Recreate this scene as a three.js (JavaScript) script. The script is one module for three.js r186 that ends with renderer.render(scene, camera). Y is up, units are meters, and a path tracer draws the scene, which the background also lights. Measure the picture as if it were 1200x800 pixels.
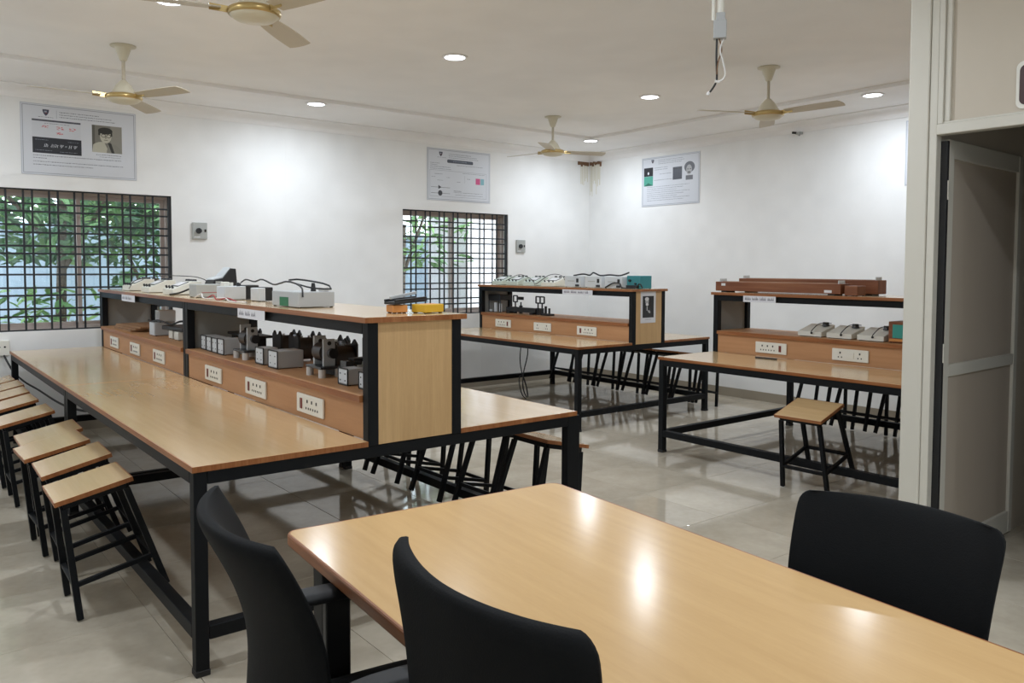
import * as THREE from 'three';
import { mergeGeometries } from 'three/addons/utils/BufferGeometryUtils.js';
import { RoundedBoxGeometry } from 'three/addons/geometries/RoundedBoxGeometry.js';
import { RectAreaLightUniformsLib } from 'three/addons/lights/RectAreaLightUniformsLib.js';

// ---------------------------------------------------------------- camera, sky, exposure
const R = Math.PI / 180;
const scene = new THREE.Scene();
const camera = new THREE.PerspectiveCamera(2 * Math.atan(442 / 944.57) / R, 1200 / 884, 0.05, 120);
camera.setViewOffset(1200, 884, 0, 84, 1200, 800);
camera.position.set(0, 1.463, 0);
camera.rotation.set(-2.727 * R, -38.3 * R, 0.198 * R, 'YXZ');
camera.updateProjectionMatrix();
scene.add(camera);
scene.background = new THREE.Color(0.84, 0.93, 1.0);      // overcast sky outside the two windows
scene.backgroundIntensity = 5.6;
const renderer = new THREE.WebGLRenderer({ antialias: true });
renderer.toneMapping = THREE.LinearToneMapping;
renderer.toneMappingExposure = 1.1;
renderer.shadowMap.enabled = true;
RectAreaLightUniformsLib.init();
const LED = new THREE.Color(0.87, 0.955, 1.06), LED_POWER = 305;

// ---------------------------------------------------------------- helpers
let seed = 20240611;
const rnd = () => { seed = (Math.imul(seed, 1664525) + 1013904223) >>> 0; return seed / 4294967296; };
const rr = (a, b) => a + (b - a) * rnd();
const V3 = (x, y, z) => new THREE.Vector3(x, y, z);
const taken = {};
function numbered(n) { const k = taken[n] = (taken[n] ?? -1) + 1; return k ? `${n}_${String(k).padStart(3, '0')}` : n; }
function clean(g) {
  g = g.index ? g.toNonIndexed() : g;
  for (const k of Object.keys(g.attributes)) if (!['position', 'normal', 'uv'].includes(k)) g.deleteAttribute(k);
  return g;
}
const merge = (list) => (list = list.flat(9).map(clean), list.length === 1 ? list[0] : mergeGeometries(list));
// texture coordinates in metres, by the side a face looks to; grain runs along u
function metres(g, ou = 0, ov = 0, swap = false) {
  const p = g.attributes.position, n = g.attributes.normal, uv = new Float32Array(p.count * 2);
  for (let i = 0; i < p.count; i += 3) {
    let nx = 0, ny = 0, nz = 0;
    for (let k = 0; k < 3; k++) { nx += Math.abs(n.getX(i + k)); ny += Math.abs(n.getY(i + k)); nz += Math.abs(n.getZ(i + k)); }
    for (let k = 0; k < 3; k++) {
      const x = p.getX(i + k), y = p.getY(i + k), z = p.getZ(i + k);
      let [u, v] = ny >= nx && ny >= nz ? [z, x] : nx >= nz ? [z, y] : [y, x];
      if (swap) [u, v] = [v, u];
      uv[(i + k) * 2] = u + ou; uv[(i + k) * 2 + 1] = v + ov;
    }
  }
  g.setAttribute('uv', new THREE.BufferAttribute(uv, 2));
  return g;
}
const bx = (x0, x1, y0, y1, z0, z1) => new THREE.BoxGeometry(x1 - x0, y1 - y0, z1 - z0).translate((x0 + x1) / 2, (y0 + y1) / 2, (z0 + z1) / 2);
function rb(x0, x1, y0, y1, z0, z1, r = 0.003, s = 1) {
  return new RoundedBoxGeometry(x1 - x0, y1 - y0, z1 - z0, s, Math.min(r, (x1 - x0) / 2.01, (y1 - y0) / 2.01, (z1 - z0) / 2.01)).translate((x0 + x1) / 2, (y0 + y1) / 2, (z0 + z1) / 2);
}
// square tube between two points
function bar(a, b, w, d = w) {
  a = V3(...a); b = V3(...b);
  const L = a.distanceTo(b), g = new RoundedBoxGeometry(w, L, d, 1, Math.min(w, d) * 0.12);
  g.applyQuaternion(new THREE.Quaternion().setFromUnitVectors(V3(0, 1, 0), b.clone().sub(a).normalize()));
  return g.translate((a.x + b.x) / 2, (a.y + b.y) / 2, (a.z + b.z) / 2);
}
function rod(a, b, r0, r1 = r0, seg = 14) {
  a = V3(...a); b = V3(...b);
  const g = new THREE.CylinderGeometry(r1, r0, a.distanceTo(b), seg);
  g.applyQuaternion(new THREE.Quaternion().setFromUnitVectors(V3(0, 1, 0), b.clone().sub(a).normalize()));
  return g.translate((a.x + b.x) / 2, (a.y + b.y) / 2, (a.z + b.z) / 2);
}
const tube = (pts, r, n = 40, seg = 6) => new THREE.TubeGeometry(new THREE.CatmullRomCurve3(pts.map((p) => V3(...p)), false, 'catmullrom', 0.5), n, r, seg);
const lathe = (prof, seg = 28) => new THREE.LatheGeometry(prof.map(([r, y]) => new THREE.Vector2(r, y)), seg);
function outline(pts) { const s = new THREE.Shape(); pts.forEach(([x, y], i) => (i ? s.lineTo(x, y) : s.moveTo(x, y))); s.closePath(); return s; }
function roundRect(w, h, r, S = THREE.Shape, cx = 0, cy = 0) {
  const s = new S(), x = cx - w / 2, y = cy - h / 2;
  s.moveTo(x + r, y); s.lineTo(x + w - r, y); s.absarc(x + w - r, y + r, r, -Math.PI / 2, 0); s.lineTo(x + w, y + h - r); s.absarc(x + w - r, y + h - r, r, 0, Math.PI / 2);
  s.lineTo(x + r, y + h); s.absarc(x + r, y + h - r, r, Math.PI / 2, Math.PI); s.lineTo(x, y + r); s.absarc(x + r, y + r, r, Math.PI, Math.PI * 1.5);
  return s;
}
const extrude = (s, depth, bevel = 0, seg = 8) => new THREE.ExtrudeGeometry(s, { depth: depth - 2 * bevel, bevelEnabled: bevel > 0, bevelThickness: bevel, bevelSize: bevel, bevelOffset: -bevel, bevelSegments: 2, curveSegments: seg }).translate(0, 0, bevel);
function mesh(name, geos, mat, parent, label) {
  const g = metres(merge([geos]), (mat.userData.shift ? rnd() * 1.2 : 0), (mat.userData.shift ? rnd() * 0.6 : 0), mat.userData.swap);
  const m = new THREE.Mesh(g, mat);
  m.name = parent ? name : numbered(name);
  m.castShadow = m.receiveShadow = true;
  if (label) m.userData.label = label;
  (parent ?? scene).add(m);
  return m;
}
function keepUv(name, geo, mat, parent, label) {          // for flat prints that carry their own 0..1 coordinates
  const m = new THREE.Mesh(geo, mat); m.name = parent ? name : numbered(name); m.castShadow = m.receiveShadow = true;
  if (label) m.userData.label = label;
  (parent ?? scene).add(m); return m;
}
function tag(o, label, category, group) { o.userData.label = label; o.userData.category = category; if (group) o.userData.group = group; return o; }
function structure(o, label, category) { o.userData.kind = 'structure'; if (label) o.userData.label = label; if (category) o.userData.category = category; return o; }
function thing(name, label, category, [x, y, z] = [0, 0, 0], turn = 0, group) {
  const o = new THREE.Group(); o.name = numbered(name); o.position.set(x, y, z); o.rotation.y = turn; scene.add(o);
  return tag(o, label, category, group);
}
function copyOf(src, label, [x, y, z], turn) {
  const c = src.clone(); c.name = numbered(src.name.replace(/_\d{3}$/, '')); c.userData = { ...src.userData, label };
  c.position.set(x, y, z); if (turn !== undefined) c.rotation.y = turn; scene.add(c); return c;
}

// ---------------------------------------------------------------- textures
function lattice(n, m) { const a = Float32Array.from({ length: n * m }, rnd); return (u, v) => {        // periodic smooth noise, u and v in 0..1
  const x = u * n, y = v * m, i = Math.floor(x), j = Math.floor(y), f = x - i, g = y - j, s = f * f * (3 - 2 * f), t = g * g * (3 - 2 * g);
  const at = (p, q) => a[(((q % m) + m) % m) * n + (((p % n) + n) % n)];
  return (at(i, j) * (1 - s) + at(i + 1, j) * s) * (1 - t) + (at(i, j + 1) * (1 - s) + at(i + 1, j + 1) * s) * t; }; }
function dataTex(w, h, f, su, sv, srgb = true) {
  const d = new Uint8Array(w * h * 4);
  for (let j = 0; j < h; j++) for (let i = 0; i < w; i++) { const c = f(i / w, j / h), k = (j * w + i) * 4; for (let q = 0; q < 3; q++) d[k + q] = Math.max(0, Math.min(255, c[q])); d[k + 3] = 255; }
  const t = new THREE.DataTexture(d, w, h); t.wrapS = t.wrapT = THREE.RepeatWrapping; t.magFilter = THREE.LinearFilter; t.minFilter = THREE.LinearMipmapLinearFilter; t.generateMipmaps = true;
  if (srgb) t.colorSpace = THREE.SRGBColorSpace;
  t.repeat.set(1 / su, 1 / sv); t.needsUpdate = true; return t;
}
function canvasTex(w, h, draw) {
  const c = document.createElement('canvas'); c.width = w; c.height = h; draw(c.getContext('2d'), w, h);
  const t = new THREE.CanvasTexture(c); t.colorSpace = THREE.SRGBColorSpace; return t;
}
function woodTex(base, amp, streaky) {
  const a = lattice(5, 40), b = lattice(9, 140), c = lattice(3, 9), e = lattice(60, 200);
  return dataTex(512, 512, (u, v) => {
    const k = (a(u, v) - 0.5) * 0.5 + (b(u, v) - 0.5) * 0.45 * streaky + (c(u, v) - 0.5) * 0.55 + (e(u, v) - 0.5) * 0.18;
    return [base[0] + amp * k, base[1] + amp * 1.02 * k, base[2] + amp * 0.95 * k];
  }, 1.3, 0.75);
}
const M = {};
const std = (k, color, roughness, extra = {}) => (M[k] = new THREE.MeshStandardMaterial({ color, roughness, ...extra }));
const lin = (r, g, b) => new THREE.Color().setRGB(r, g, b);
// laminates
M.top = new THREE.MeshPhysicalMaterial({ map: woodTex([207, 174, 127], 13, .6), roughness: 0.25, specularIntensity: 1, ior: 1.58, clearcoat: 0.7, clearcoatRoughness: 0.16 }); M.top.userData.shift = true;
M.panel = new THREE.MeshStandardMaterial({ map: woodTex([198, 161, 112], 20, .8), roughness: 0.45 }); M.panel.userData.shift = true;
M.face = new THREE.MeshStandardMaterial({ map: woodTex([184, 136, 94], 14, 0.6), roughness: 0.5 }); M.face.userData.shift = true;
M.band = new THREE.MeshStandardMaterial({ map: woodTex([146, 90, 47], 34, 1.2), roughness: 0.42 }); M.band.userData.shift = true;
M.desk = new THREE.MeshPhysicalMaterial({ map: woodTex([203, 167, 118], 11, .5), roughness: 0.18, specularIntensity: 0.28 }); M.desk.userData.shift = true;
M.darkwood = new THREE.MeshStandardMaterial({ map: woodTex([126, 74, 42], 26, 1), roughness: 0.5 }); M.darkwood.userData.shift = true;
M.board = new THREE.MeshStandardMaterial({ map: woodTex([150, 112, 78], 40, 1), roughness: 0.7 }); M.board.userData.shift = true;
// paint, metal, plastics
{
  const n1 = lattice(40, 40), n2 = lattice(150, 150);
  const plaster = dataTex(512, 512, (u, v) => { const k = 128 + 60 * (n1(u, v) - 0.5) + 90 * (n2(u, v) - 0.5); return [k, k, k]; }, 1.5, 1.5, false);
  const p1 = lattice(6, 6), p2 = lattice(23, 23);
  const paint = dataTex(512, 512, (u, v) => { const k = (p1(u, v) - 0.5) * 9 + (p2(u, v) - 0.5) * 5; return [240 + k, 240 + k, 238 + k]; }, 3.1, 3.1);
  M.wall = new THREE.MeshStandardMaterial({ map: paint, roughness: 0.75, bumpMap: plaster, bumpScale: 0.0005 });
  const ceil = dataTex(512, 512, (u, v) => { const k = (p1(u, v) - 0.5) * 8 + (p2(u, v) - 0.5) * 4; return [247 + k, 246 + k, 245 + k]; }, 3.7, 3.7);
  M.ceiling = new THREE.MeshStandardMaterial({ map: ceil, roughness: 0.85 });
  const c1 = lattice(3, 3), c2 = lattice(11, 11), c3 = lattice(45, 45);
  M.tiles = [0, 1, 2, 3].map((q) => {
    const t = dataTex(256, 256, (u, v) => { const k = (c1(u + q * 0.31, v + q * 0.17) - 0.5) * 14 + (c2(u + q * 0.2, v) - 0.5) * 9 + (c3(u, v + q * 0.4) - 0.5) * 6 + (q - 1.5) * 1.6; return [188 + k, 178 + k, 160 + k]; }, 0.93, 0.93);
    const m = new THREE.MeshPhysicalMaterial({ map: t, roughness: 0.075, specularIntensity: 1, ior: 1.5 }); m.userData.shift = true; return m;
  });
}
std('grout', lin(0.20, 0.175, 0.14), 0.8);
M.frame = new THREE.MeshPhysicalMaterial({ color: lin(0.0062, 0.0072, 0.0085), roughness: 0.5, specularIntensity: 0.35 });
std('grille', lin(0.012, 0.014, 0.018), 0.5);
std('greyboard', lin(0.27, 0.27, 0.25), 0.7);
std('plate', lin(0.78, 0.76, 0.68), 0.35);
std('black', lin(0.011, 0.011, 0.012), 0.5);
std('hole', lin(0.02, 0.018, 0.016), 0.8);
std('rocker', lin(0.16, 0.025, 0.018), 0.4);
std('rubber', lin(0.009, 0.009, 0.0095), 0.62);
std('cable', lin(0.012, 0.012, 0.013), 0.55);
std('redcable', lin(0.35, 0.02, 0.02), 0.5);
std('whitecable', lin(0.75, 0.73, 0.7), 0.5);
std('paper', lin(0.78, 0.78, 0.79), 0.8);
std('creambox', lin(0.74, 0.73, 0.65), 0.5);
std('greybox', lin(0.42, 0.43, 0.41), 0.5);
std('silver', lin(0.45, 0.46, 0.46), 0.45);
std('greenish', lin(0.62, 0.70, 0.63), 0.45);
std('whitebox', lin(0.62, 0.65, 0.67), 0.45);
std('teal', lin(0.03, 0.22, 0.24), 0.5);
std('tealscreen', lin(0.04, 0.30, 0.25), 0.35);
std('green', lin(0.02, 0.16, 0.07), 0.6);
std('yellow', lin(0.66, 0.40, 0.03), 0.5);
std('orange', lin(0.60, 0.25, 0.06), 0.6);
std('spool', lin(0.022, 0.015, 0.012), 0.45);
std('cork', lin(0.60, 0.57, 0.53), 0.7);
std('dial', lin(0.03, 0.032, 0.035), 0.25);
std('fan', lin(0.66, 0.61, 0.47), 0.4);
std('fangold', lin(0.52, 0.38, 0.16), 0.3, { metalness: 0.7 });
std('fanblade', lin(0.54, 0.48, 0.37), 0.45);
std('alum', lin(0.62, 0.59, 0.51), 0.28);
std('sheet', lin(0.56, 0.495, 0.40), 0.5);
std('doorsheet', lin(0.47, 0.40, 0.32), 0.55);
std('winframe', lin(0.46, 0.38, 0.34), 0.45);
std('reveal', lin(0.55, 0.53, 0.49), 0.8);
std('maroon', lin(0.055, 0.018, 0.016), 0.4);
std('steel', lin(0.55, 0.55, 0.54), 0.35, { metalness: 0.8 });
std('brownstain', lin(0.20, 0.11, 0.06), 0.9);
std('runmark', lin(0.70, 0.67, 0.55), 0.85);
std('skirt', lin(0.33, 0.285, 0.22), 0.3);
M.fabric = (() => {
  const a = lattice(128, 128); const t = dataTex(256, 256, (u, v) => { const k = 128 + 110 * (a(u, v) - 0.5); return [k, k, k]; }, 0.22, 0.22, false);
  return new THREE.MeshPhysicalMaterial({ color: lin(0.0045, 0.005, 0.0055), roughness: 0.75, specularIntensity: 0.3, bumpMap: t, bumpScale: 0.0006 });
})();
M.glass = new THREE.MeshPhysicalMaterial({ color: lin(0.90, 0.94, 0.95), roughness: 0.03, transmission: 1, thickness: 0, ior: 1.45 });

// ---------------------------------------------------------------- room shell
const ZA = -7.985, XB = 7.637, XL = -0.84, ZF = 3.2, H = 2.98, HC = 3.01, WT = 0.22;
const win = [[0.69, 2.21], [4.72, 6.24]], WY0 = 0.9, WY1 = 2.12;
{
  const pieces = [bx(XL - WT, XB + WT, WY1, H + 0.2, ZA - WT, ZA), bx(XL - WT, XB + WT, -0.1, WY0, ZA - WT, ZA),
    bx(XL - WT, win[0][0], WY0, WY1, ZA - WT, ZA), bx(win[0][1], win[1][0], WY0, WY1, ZA - WT, ZA), bx(win[1][1], XB + WT, WY0, WY1, ZA - WT, ZA)];
  const wa = structure(mesh('wall_back', pieces, M.wall));
  for (const x of [3.335, 5.21, 5.52, 5.83]) mesh('paint_seam', bx(x, x + 0.006, x > 4 ? 0.12 : 1.1, x > 4 ? 0.7 : 2.8, ZA, ZA + 0.0012), M.wall, wa);
  const wb = structure(mesh('wall_right', bx(XB, XB + WT, -0.1, H + 0.2, ZA, ZF + WT), M.wall));
  // peeled, damp-stained plaster high in the corner
  for (let k = 0; k < 9; k++) {
    const z = ZA + 0.015 + 0.024 * k, y = 2.882 - 0.006 * (k % 3);
    mesh('peeling_flake', bx(XB - 0.014 - 0.008 * (k % 2), XB - 0.001, y - rr(0.02, 0.06), y, z, z + 0.023), M.brownstain, wb, k ? undefined : 'brown damp-stained peeling plaster');
  }
  for (let k = 0; k < 7; k++) mesh('peeling_flake', bx(XB - 0.05 - 0.028 * k, XB - 0.024 - 0.028 * k, 2.862 - rr(0.012, 0.045), 2.88, ZA + 0.001, ZA + 0.014), M.brownstain, wa);
  // pale yellow run marks below the damp patch
  for (let k = 0; k < 10; k++) { const z = ZA + 0.01 + 0.02 * k; mesh('run_mark', bx(XB - 0.0012, XB, 2.82 - rr(0.1, 0.42), 2.85, z, z + rr(0.008, 0.018)), M.runmark, wb); }
  for (let k = 0; k < 6; k++) { const x = XB - 0.03 - 0.024 * k; mesh('run_mark', bx(x - rr(0.008, 0.016), x, 2.82 - rr(0.1, 0.35), 2.85, ZA, ZA + 0.0012), M.runmark, wa); }
  structure(mesh('wall_left', bx(XL - WT, XL, -0.1, H + 0.2, ZA, ZF + WT), M.wall));
  structure(mesh('wall_front', bx(XL, XB, -0.1, H + 0.2, ZF, ZF + WT), M.wall));
  for (const [side, g] of [['back', bx(XL, XB, 0, 0.1, ZA, ZA + 0.012)], ['right', bx(XB - 0.012, XB, 0, 0.1, ZA + 0.012, -1.84)], ['left', bx(XL, XL + 0.012, 0, 0.1, ZA + 0.012, ZF)]])
    structure(mesh('baseboard_' + side, g, M.skirt));
  // false ceiling: the border hangs a step lower than the middle
  const d = 0.985, cl = structure(mesh('ceiling', bx(XL - WT, XB + WT, HC, H + 0.2, ZA - WT, ZF + WT), M.ceiling));
  mesh('border_panel', [bx(XL, XB, H, HC, ZA, ZA + d), bx(XL, XB, H, HC, ZF - 0.5, ZF), bx(XL, XL + 0.6, H, HC, ZA + d, ZF - 0.5), bx(XB - d + 0.06, XB, H, HC, ZA + d, ZF - 0.5)], M.ceiling, cl);
  // cove moulding between wall and ceiling
  const prof = [[0, 0.0], [0, -0.098], [0.012, -0.098], [0.016, -0.085]]; for (let k = 0; k <= 6; k++) { const a = k / 6 * Math.PI / 2; prof.push([0.02 + 0.105 * (1 - Math.cos(a)), -0.08 + 0.07 * Math.sin(a)]); } prof.push([0.135, -0.01], [0.135, 0]);
  const cove = (L) => extrude(outline(prof), L);
  const along = (L, from, ex, inward) => { const g = cove(L), p = g.attributes.position; for (let i = 0; i < p.count; i++) { const a = p.getX(i), y = p.getY(i), t = p.getZ(i); p.setXYZ(i, from[0] + ex[0] * t + inward[0] * a, H + y, from[1] + ex[1] * t + inward[1] * a); } g.computeVertexNormals(); return g; };
  structure(mesh('trim_1', along(XB - XL, [XL, ZA], [1, 0], [0, 1]), M.ceiling));
  structure(mesh('trim_2', along(ZF - ZA, [XB, ZA], [0, 1], [-1, 0]), M.ceiling));
}
// floor of square glazed tiles: those in view are pieces of their own
{
  const fl = structure(mesh('floor', bx(XL - WT, XB + WT, -0.12, -0.004, ZA - WT, ZF + WT), M.grout));
  const T = 0.6, x0 = 0.872 - T * 7, z0 = -2.92 - T * 9, rest = [];
  const shapes = {};
  camera.updateMatrixWorld(true);
  const frustum = new THREE.Frustum().setFromProjectionMatrix(new THREE.Matrix4().multiplyMatrices(camera.projectionMatrix, camera.matrixWorldInverse));
  for (let i = 0; i < 20; i++) for (let j = 0; j < 20; j++) {
    const ax = Math.max(XL, x0 + i * T), bx_ = Math.min(XB, x0 + (i + 1) * T), az = Math.max(ZA, z0 + j * T), bz = Math.min(ZF, z0 + (j + 1) * T);
    if (bx_ - ax < 0.02 || bz - az < 0.02) continue;
    const seen = frustum.intersectsBox(new THREE.Box3(V3(ax, -0.01, az), V3(bx_, 0, bz)));
    const key = `${(bx_ - ax).toFixed(3)} ${(bz - az).toFixed(3)}`;
    if (!seen) { rest.push(rb(ax + 0.001, bx_ - 0.001, -0.01, 0, az + 0.001, bz - 0.001, 0.0012)); continue; }
    const q = Math.floor(rnd() * 4);
    const g = shapes[key + q] ??= metres(merge([rb(-(bx_ - ax) / 2 + 0.001, (bx_ - ax) / 2 - 0.001, -0.01, 0, -(bz - az) / 2 + 0.001, (bz - az) / 2 - 0.001, 0.0012)]), rnd(), rnd());
    const m = new THREE.Mesh(g, M.tiles[q]); m.name = 'tile'; m.position.set((ax + bx_) / 2, 0, (az + bz) / 2); m.receiveShadow = m.castShadow = true; fl.add(m);
  }
  if (rest.length) mesh('tile', rest, M.tiles[1], fl).userData.kind = 'stuff';
}
// windows with sliding sashes, black grille of paired bars on the room side
win.forEach(([a, b], k) => {
  const w = new THREE.Group(); w.name = 'window_' + (k + 1); scene.add(w); structure(w);
  const zf = ZA - 0.14;
  mesh('window_frame', [bx(a, b, WY0, WY0 + 0.03, zf - 0.05, zf + 0.04), bx(a, b, WY1 - 0.03, WY1, zf - 0.05, zf + 0.04), bx(a, a + 0.03, WY0 + 0.03, WY1 - 0.03, zf - 0.05, zf + 0.04), bx(b - 0.03, b, WY0 + 0.03, WY1 - 0.03, zf - 0.05, zf + 0.04)], M.winframe, w);
  const mid = (a + b) / 2 - 0.01;
  for (const [p, q, dz] of [[a + 0.03, mid + 0.02, 0.012], [mid - 0.02, b - 0.03, -0.024]]) {
    const lo = WY0 + 0.03, hi = WY1 - 0.03, f = 0.034, z0 = zf + dz - 0.012, z1 = zf + dz + 0.012;
    const s = mesh('sash', [bx(p, q, lo, lo + f, z0, z1), bx(p, q, hi - f, hi, z0, z1), bx(p, p + f, lo + f, hi - f, z0, z1), bx(q - f, q, lo + f, hi - f, z0, z1)], M.winframe, w);
    mesh('pane', bx(p + f, q - f, lo + f, hi - f, zf + dz - 0.001, zf + dz + 0.001), M.glass, s);
  }
  const g = new THREE.Group(); g.name = 'grille'; w.add(g);
  const zg = ZA - 0.025, t = 0.008;
  mesh('grille_frame', [bx(a, b, WY1 - 0.012, WY1, zg - 0.012, zg + 0.012), bx(a, b, WY0, WY0 + 0.012, zg - 0.012, zg + 0.012), bx(a, a + 0.012, WY0, WY1, zg - 0.012, zg + 0.012), bx(b - 0.03, b, WY0, WY1, zg - 0.012, zg + 0.012)], M.grille, g);
  const xs0 = k ? 4.842 : 0.812;
  for (let q = 0; q < 7; q++) for (const o of [0, 0.067]) { const x = xs0 + q * 0.1952 + o; if (x > a + 0.02 && x < b - 0.035) mesh('grille_bar', bx(x - t, x + t, WY0 + 0.012, WY1 - 0.012, zg - 0.005, zg + 0.003), M.grille, g); }
  for (let q = 0; q < 6; q++) for (const o of [0, -0.066]) { const y = 1.993 - q * 0.1805 + o; mesh('grille_bar', bx(a + 0.012, b - 0.03, y - t, y + t, zg + 0.003, zg + 0.009), M.grille, g); }
});

// ---------------------------------------------------------------- partition with the open cabin door on the right
const XP = 3.9;
{
  const p = new THREE.Group(); p.name = 'wall_partition'; scene.add(p); structure(p, 'cream aluminium partition of the cabin on the right', 'partition');
  mesh('corner_post', [rb(XP, XP + 0.06, 0, H, -1.885, -1.79, 0.006, 2), rb(XP + 0.008, XP + 0.06, 0, H, -1.789, -1.752, 0.004, 2)], M.alum, p);
  mesh('header_rail', [rb(XP, XP + 0.06, 2.085, 2.135, -1.752, -0.87, 0.005), rb(XP + 0.012, XP + 0.05, 2.135, 2.145, -1.752, -0.87, 0.003)], M.alum, p);
  mesh('stile', rb(XP + 0.006, XP + 0.05, 2.135, H, -1.752, -1.727, 0.004), M.alum, p);
  mesh('glazing_bead', rb(XP + 0.016, XP + 0.046, 2.145, H, -1.727, -1.70, 0.004), M.alum, p);
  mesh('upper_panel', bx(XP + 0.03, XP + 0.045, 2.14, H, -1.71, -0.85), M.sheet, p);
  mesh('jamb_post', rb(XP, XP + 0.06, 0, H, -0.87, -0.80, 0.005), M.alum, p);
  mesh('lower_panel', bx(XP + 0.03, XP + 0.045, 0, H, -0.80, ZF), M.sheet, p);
  for (const y of [0.0, 0.95, 2.085]) mesh('cross_rail', rb(XP, XP + 0.06, y, y + 0.05, -0.80, ZF, 0.004), M.alum, p);
  mesh('side_panel', bx(XP + 0.06, XB, 0, H, -1.795, -1.765), M.sheet, p);
  // maroon name plate in a white rounded surround
  const plate = thing('name_plate', 'maroon rounded name plate with white rim above the cabin door', 'sign', [XP + 0.03, 2.26, -1.26]);
  mesh('rim', extrude(roundRect(0.34, 0.205, 0.03), 0.006, 0.001).rotateY(-Math.PI / 2), M.plate, plate);
  mesh('plate_face', extrude(roundRect(0.312, 0.172, 0.026), 0.009, 0.001).rotateY(-Math.PI / 2), M.maroon, plate);
  // the leaf, swung into the cabin
  const d = new THREE.Group(); d.name = 'door_1'; d.position.set(XP + 0.075, 0.012, -1.742); d.rotation.y = 1.2 * R; scene.add(d); structure(d, 'cream panelled cabin door standing open', 'door');
  const W = 0.94, h = 2.06;
  mesh('edge_gasket', rb(-0.022, 0.0, 0.02, h - 0.01, -0.018, 0.021, 0.003), M.rubber, d);
  mesh('stile', [rb(0, 0.06, 0, h, -0.02, 0.02, 0.005)], M.alum, d); mesh('stile', rb(W - 0.05, W, 0, h, -0.02, 0.02, 0.005), M.alum, d);
  for (const [y, t] of [[0, 0.12], [0.93, 0.06], [h - 0.09, 0.09]]) mesh('rail', rb(0.06, W - 0.05, y, y + t, -0.018, 0.018, 0.005), M.alum, d);
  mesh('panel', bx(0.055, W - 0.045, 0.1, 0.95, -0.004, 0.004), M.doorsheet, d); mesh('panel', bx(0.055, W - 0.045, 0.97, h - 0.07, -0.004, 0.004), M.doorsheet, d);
  for (const y of [0.25, 1.05, 1.82]) mesh('hinge', rod([-0.008, y - 0.045, 0.016], [-0.008, y + 0.045, 0.016], 0.009), M.alum, d);
}

// ---------------------------------------------------------------- ceiling lights
function downlight(x, z, label, y = H) {
  const t = thing('ceiling_light', label, 'ceiling light', [x, y, z], 0, 'round led downlights in the false ceiling');
  mesh('trim_ring', lathe([[0.074, -0.002], [0.076, -0.009], [0.084, -0.010], [0.092, -0.006], [0.095, 0], [0.074, -0.002]], 32), M.ceiling, t);
  mesh('diffuser', lathe([[0, -0.009], [0.06, -0.009], [0.074, -0.006], [0.074, -0.001], [0, -0.001]], 32), M.lamp, t);
  const l = new THREE.RectAreaLight(LED, LED_POWER, 0.13, 0.13); l.position.set(0, -0.014, 0); l.rotation.x = -Math.PI / 2; t.add(l);
}
M.lamp = new THREE.MeshStandardMaterial({ color: 0xffffff, emissive: LED, emissiveIntensity: 9, roughness: 0.5 });
[[1.384, -4.993, 'downlight at the top edge left, beside the nearest ceiling fan'], [3.396, -4.990, 'downlight over the middle of the room, left of the hanging wires'], [3.271, -7.098, 'downlight close to the back wall, left of the middle poster'],
  [5.548, -5.021, 'downlight between the two right-hand ceiling fans'], [6.763, -7.054, 'downlight in the far room corner near the damp stain'], [6.886, -3.642, 'downlight nearest the cream partition post']]
  .forEach(([x, z, l]) => downlight(x, z, 'glowing round ' + l, z < -6 || x > 6 ? H : HC));
for (const [x, z] of [[-0.15, -7.07], [-0.15, -3.64], [1.357, -2.1], [3.05, -2.75], [2.5, 0.3], [1.2, 0.7], [0.9, 2.4], [2.9, 2.2]]) downlight(x, z, 'round led downlight of the rows nearer the camera, outside the picture', x < 0 ? H : HC);

// ---------------------------------------------------------------- ceiling fans
function fan(x, z, turn, label) {
  const t = thing('ceiling_fan', label, 'ceiling fan', [x, HC, z], turn, 'cream ceiling fans');
  mesh('canopy', lathe([[0, 0], [0.085, 0], [0.085, -0.006], [0.06, -0.012], [0.052, -0.02], [0.026, -0.095], [0.018, -0.105], [0, -0.105]]), M.fan, t);
  mesh('down_rod', rod([0, -0.1, 0], [0, -0.26, 0], 0.012), M.fanblade, t);
  const m = mesh('motor', lathe([[0, -0.24], [0.018, -0.24], [0.05, -0.275], [0.075, -0.32], [0.085, -0.335], [0.11, -0.345], [0.118, -0.36], [0.112, -0.375], [0.09, -0.392], [0.05, -0.402], [0, -0.405]], 36), M.fan, t);
  mesh('trim_band', lathe([[0.108, -0.342], [0.121, -0.35], [0.123, -0.362], [0.119, -0.372], [0.112, -0.376]], 36), M.fangold, m);
  for (let k = 0; k < 3; k++) {
    const a = k * 2 * Math.PI / 3, b = new THREE.Group(); b.name = 'blade'; b.rotation.y = a; t.add(b);
    const s = new THREE.Shape(); s.moveTo(0.15, -0.05); s.quadraticCurveTo(0.35, -0.07, 0.58, -0.062); s.quadraticCurveTo(0.605, 0, 0.57, 0.058); s.quadraticCurveTo(0.35, 0.066, 0.15, 0.045); s.closePath();
    const g = extrude(s, 0.004).rotateX(Math.PI / 2).rotateX(-0.16).translate(0, -0.352, 0);
    mesh('blade_sheet', g, M.fanblade, b);
    mesh('blade_iron', [bar([0.1, -0.358, 0], [0.2, -0.352, 0], 0.03, 0.005)], M.fangold, b);
  }
  return t;
}
fan(1.413, -6.22, -64 * R, 'cream ceiling fan in front of the left poster');
fan(5.52, -6.32, -20 * R, 'cream ceiling fan in the far corner above the right window');
fan(5.458, -3.722, -85 * R, 'cream ceiling fan on the right, in front of the right wall');
fan(1.43, -3.77, -75 * R, 'nearest cream ceiling fan cut by the top edge of the picture');
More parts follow.
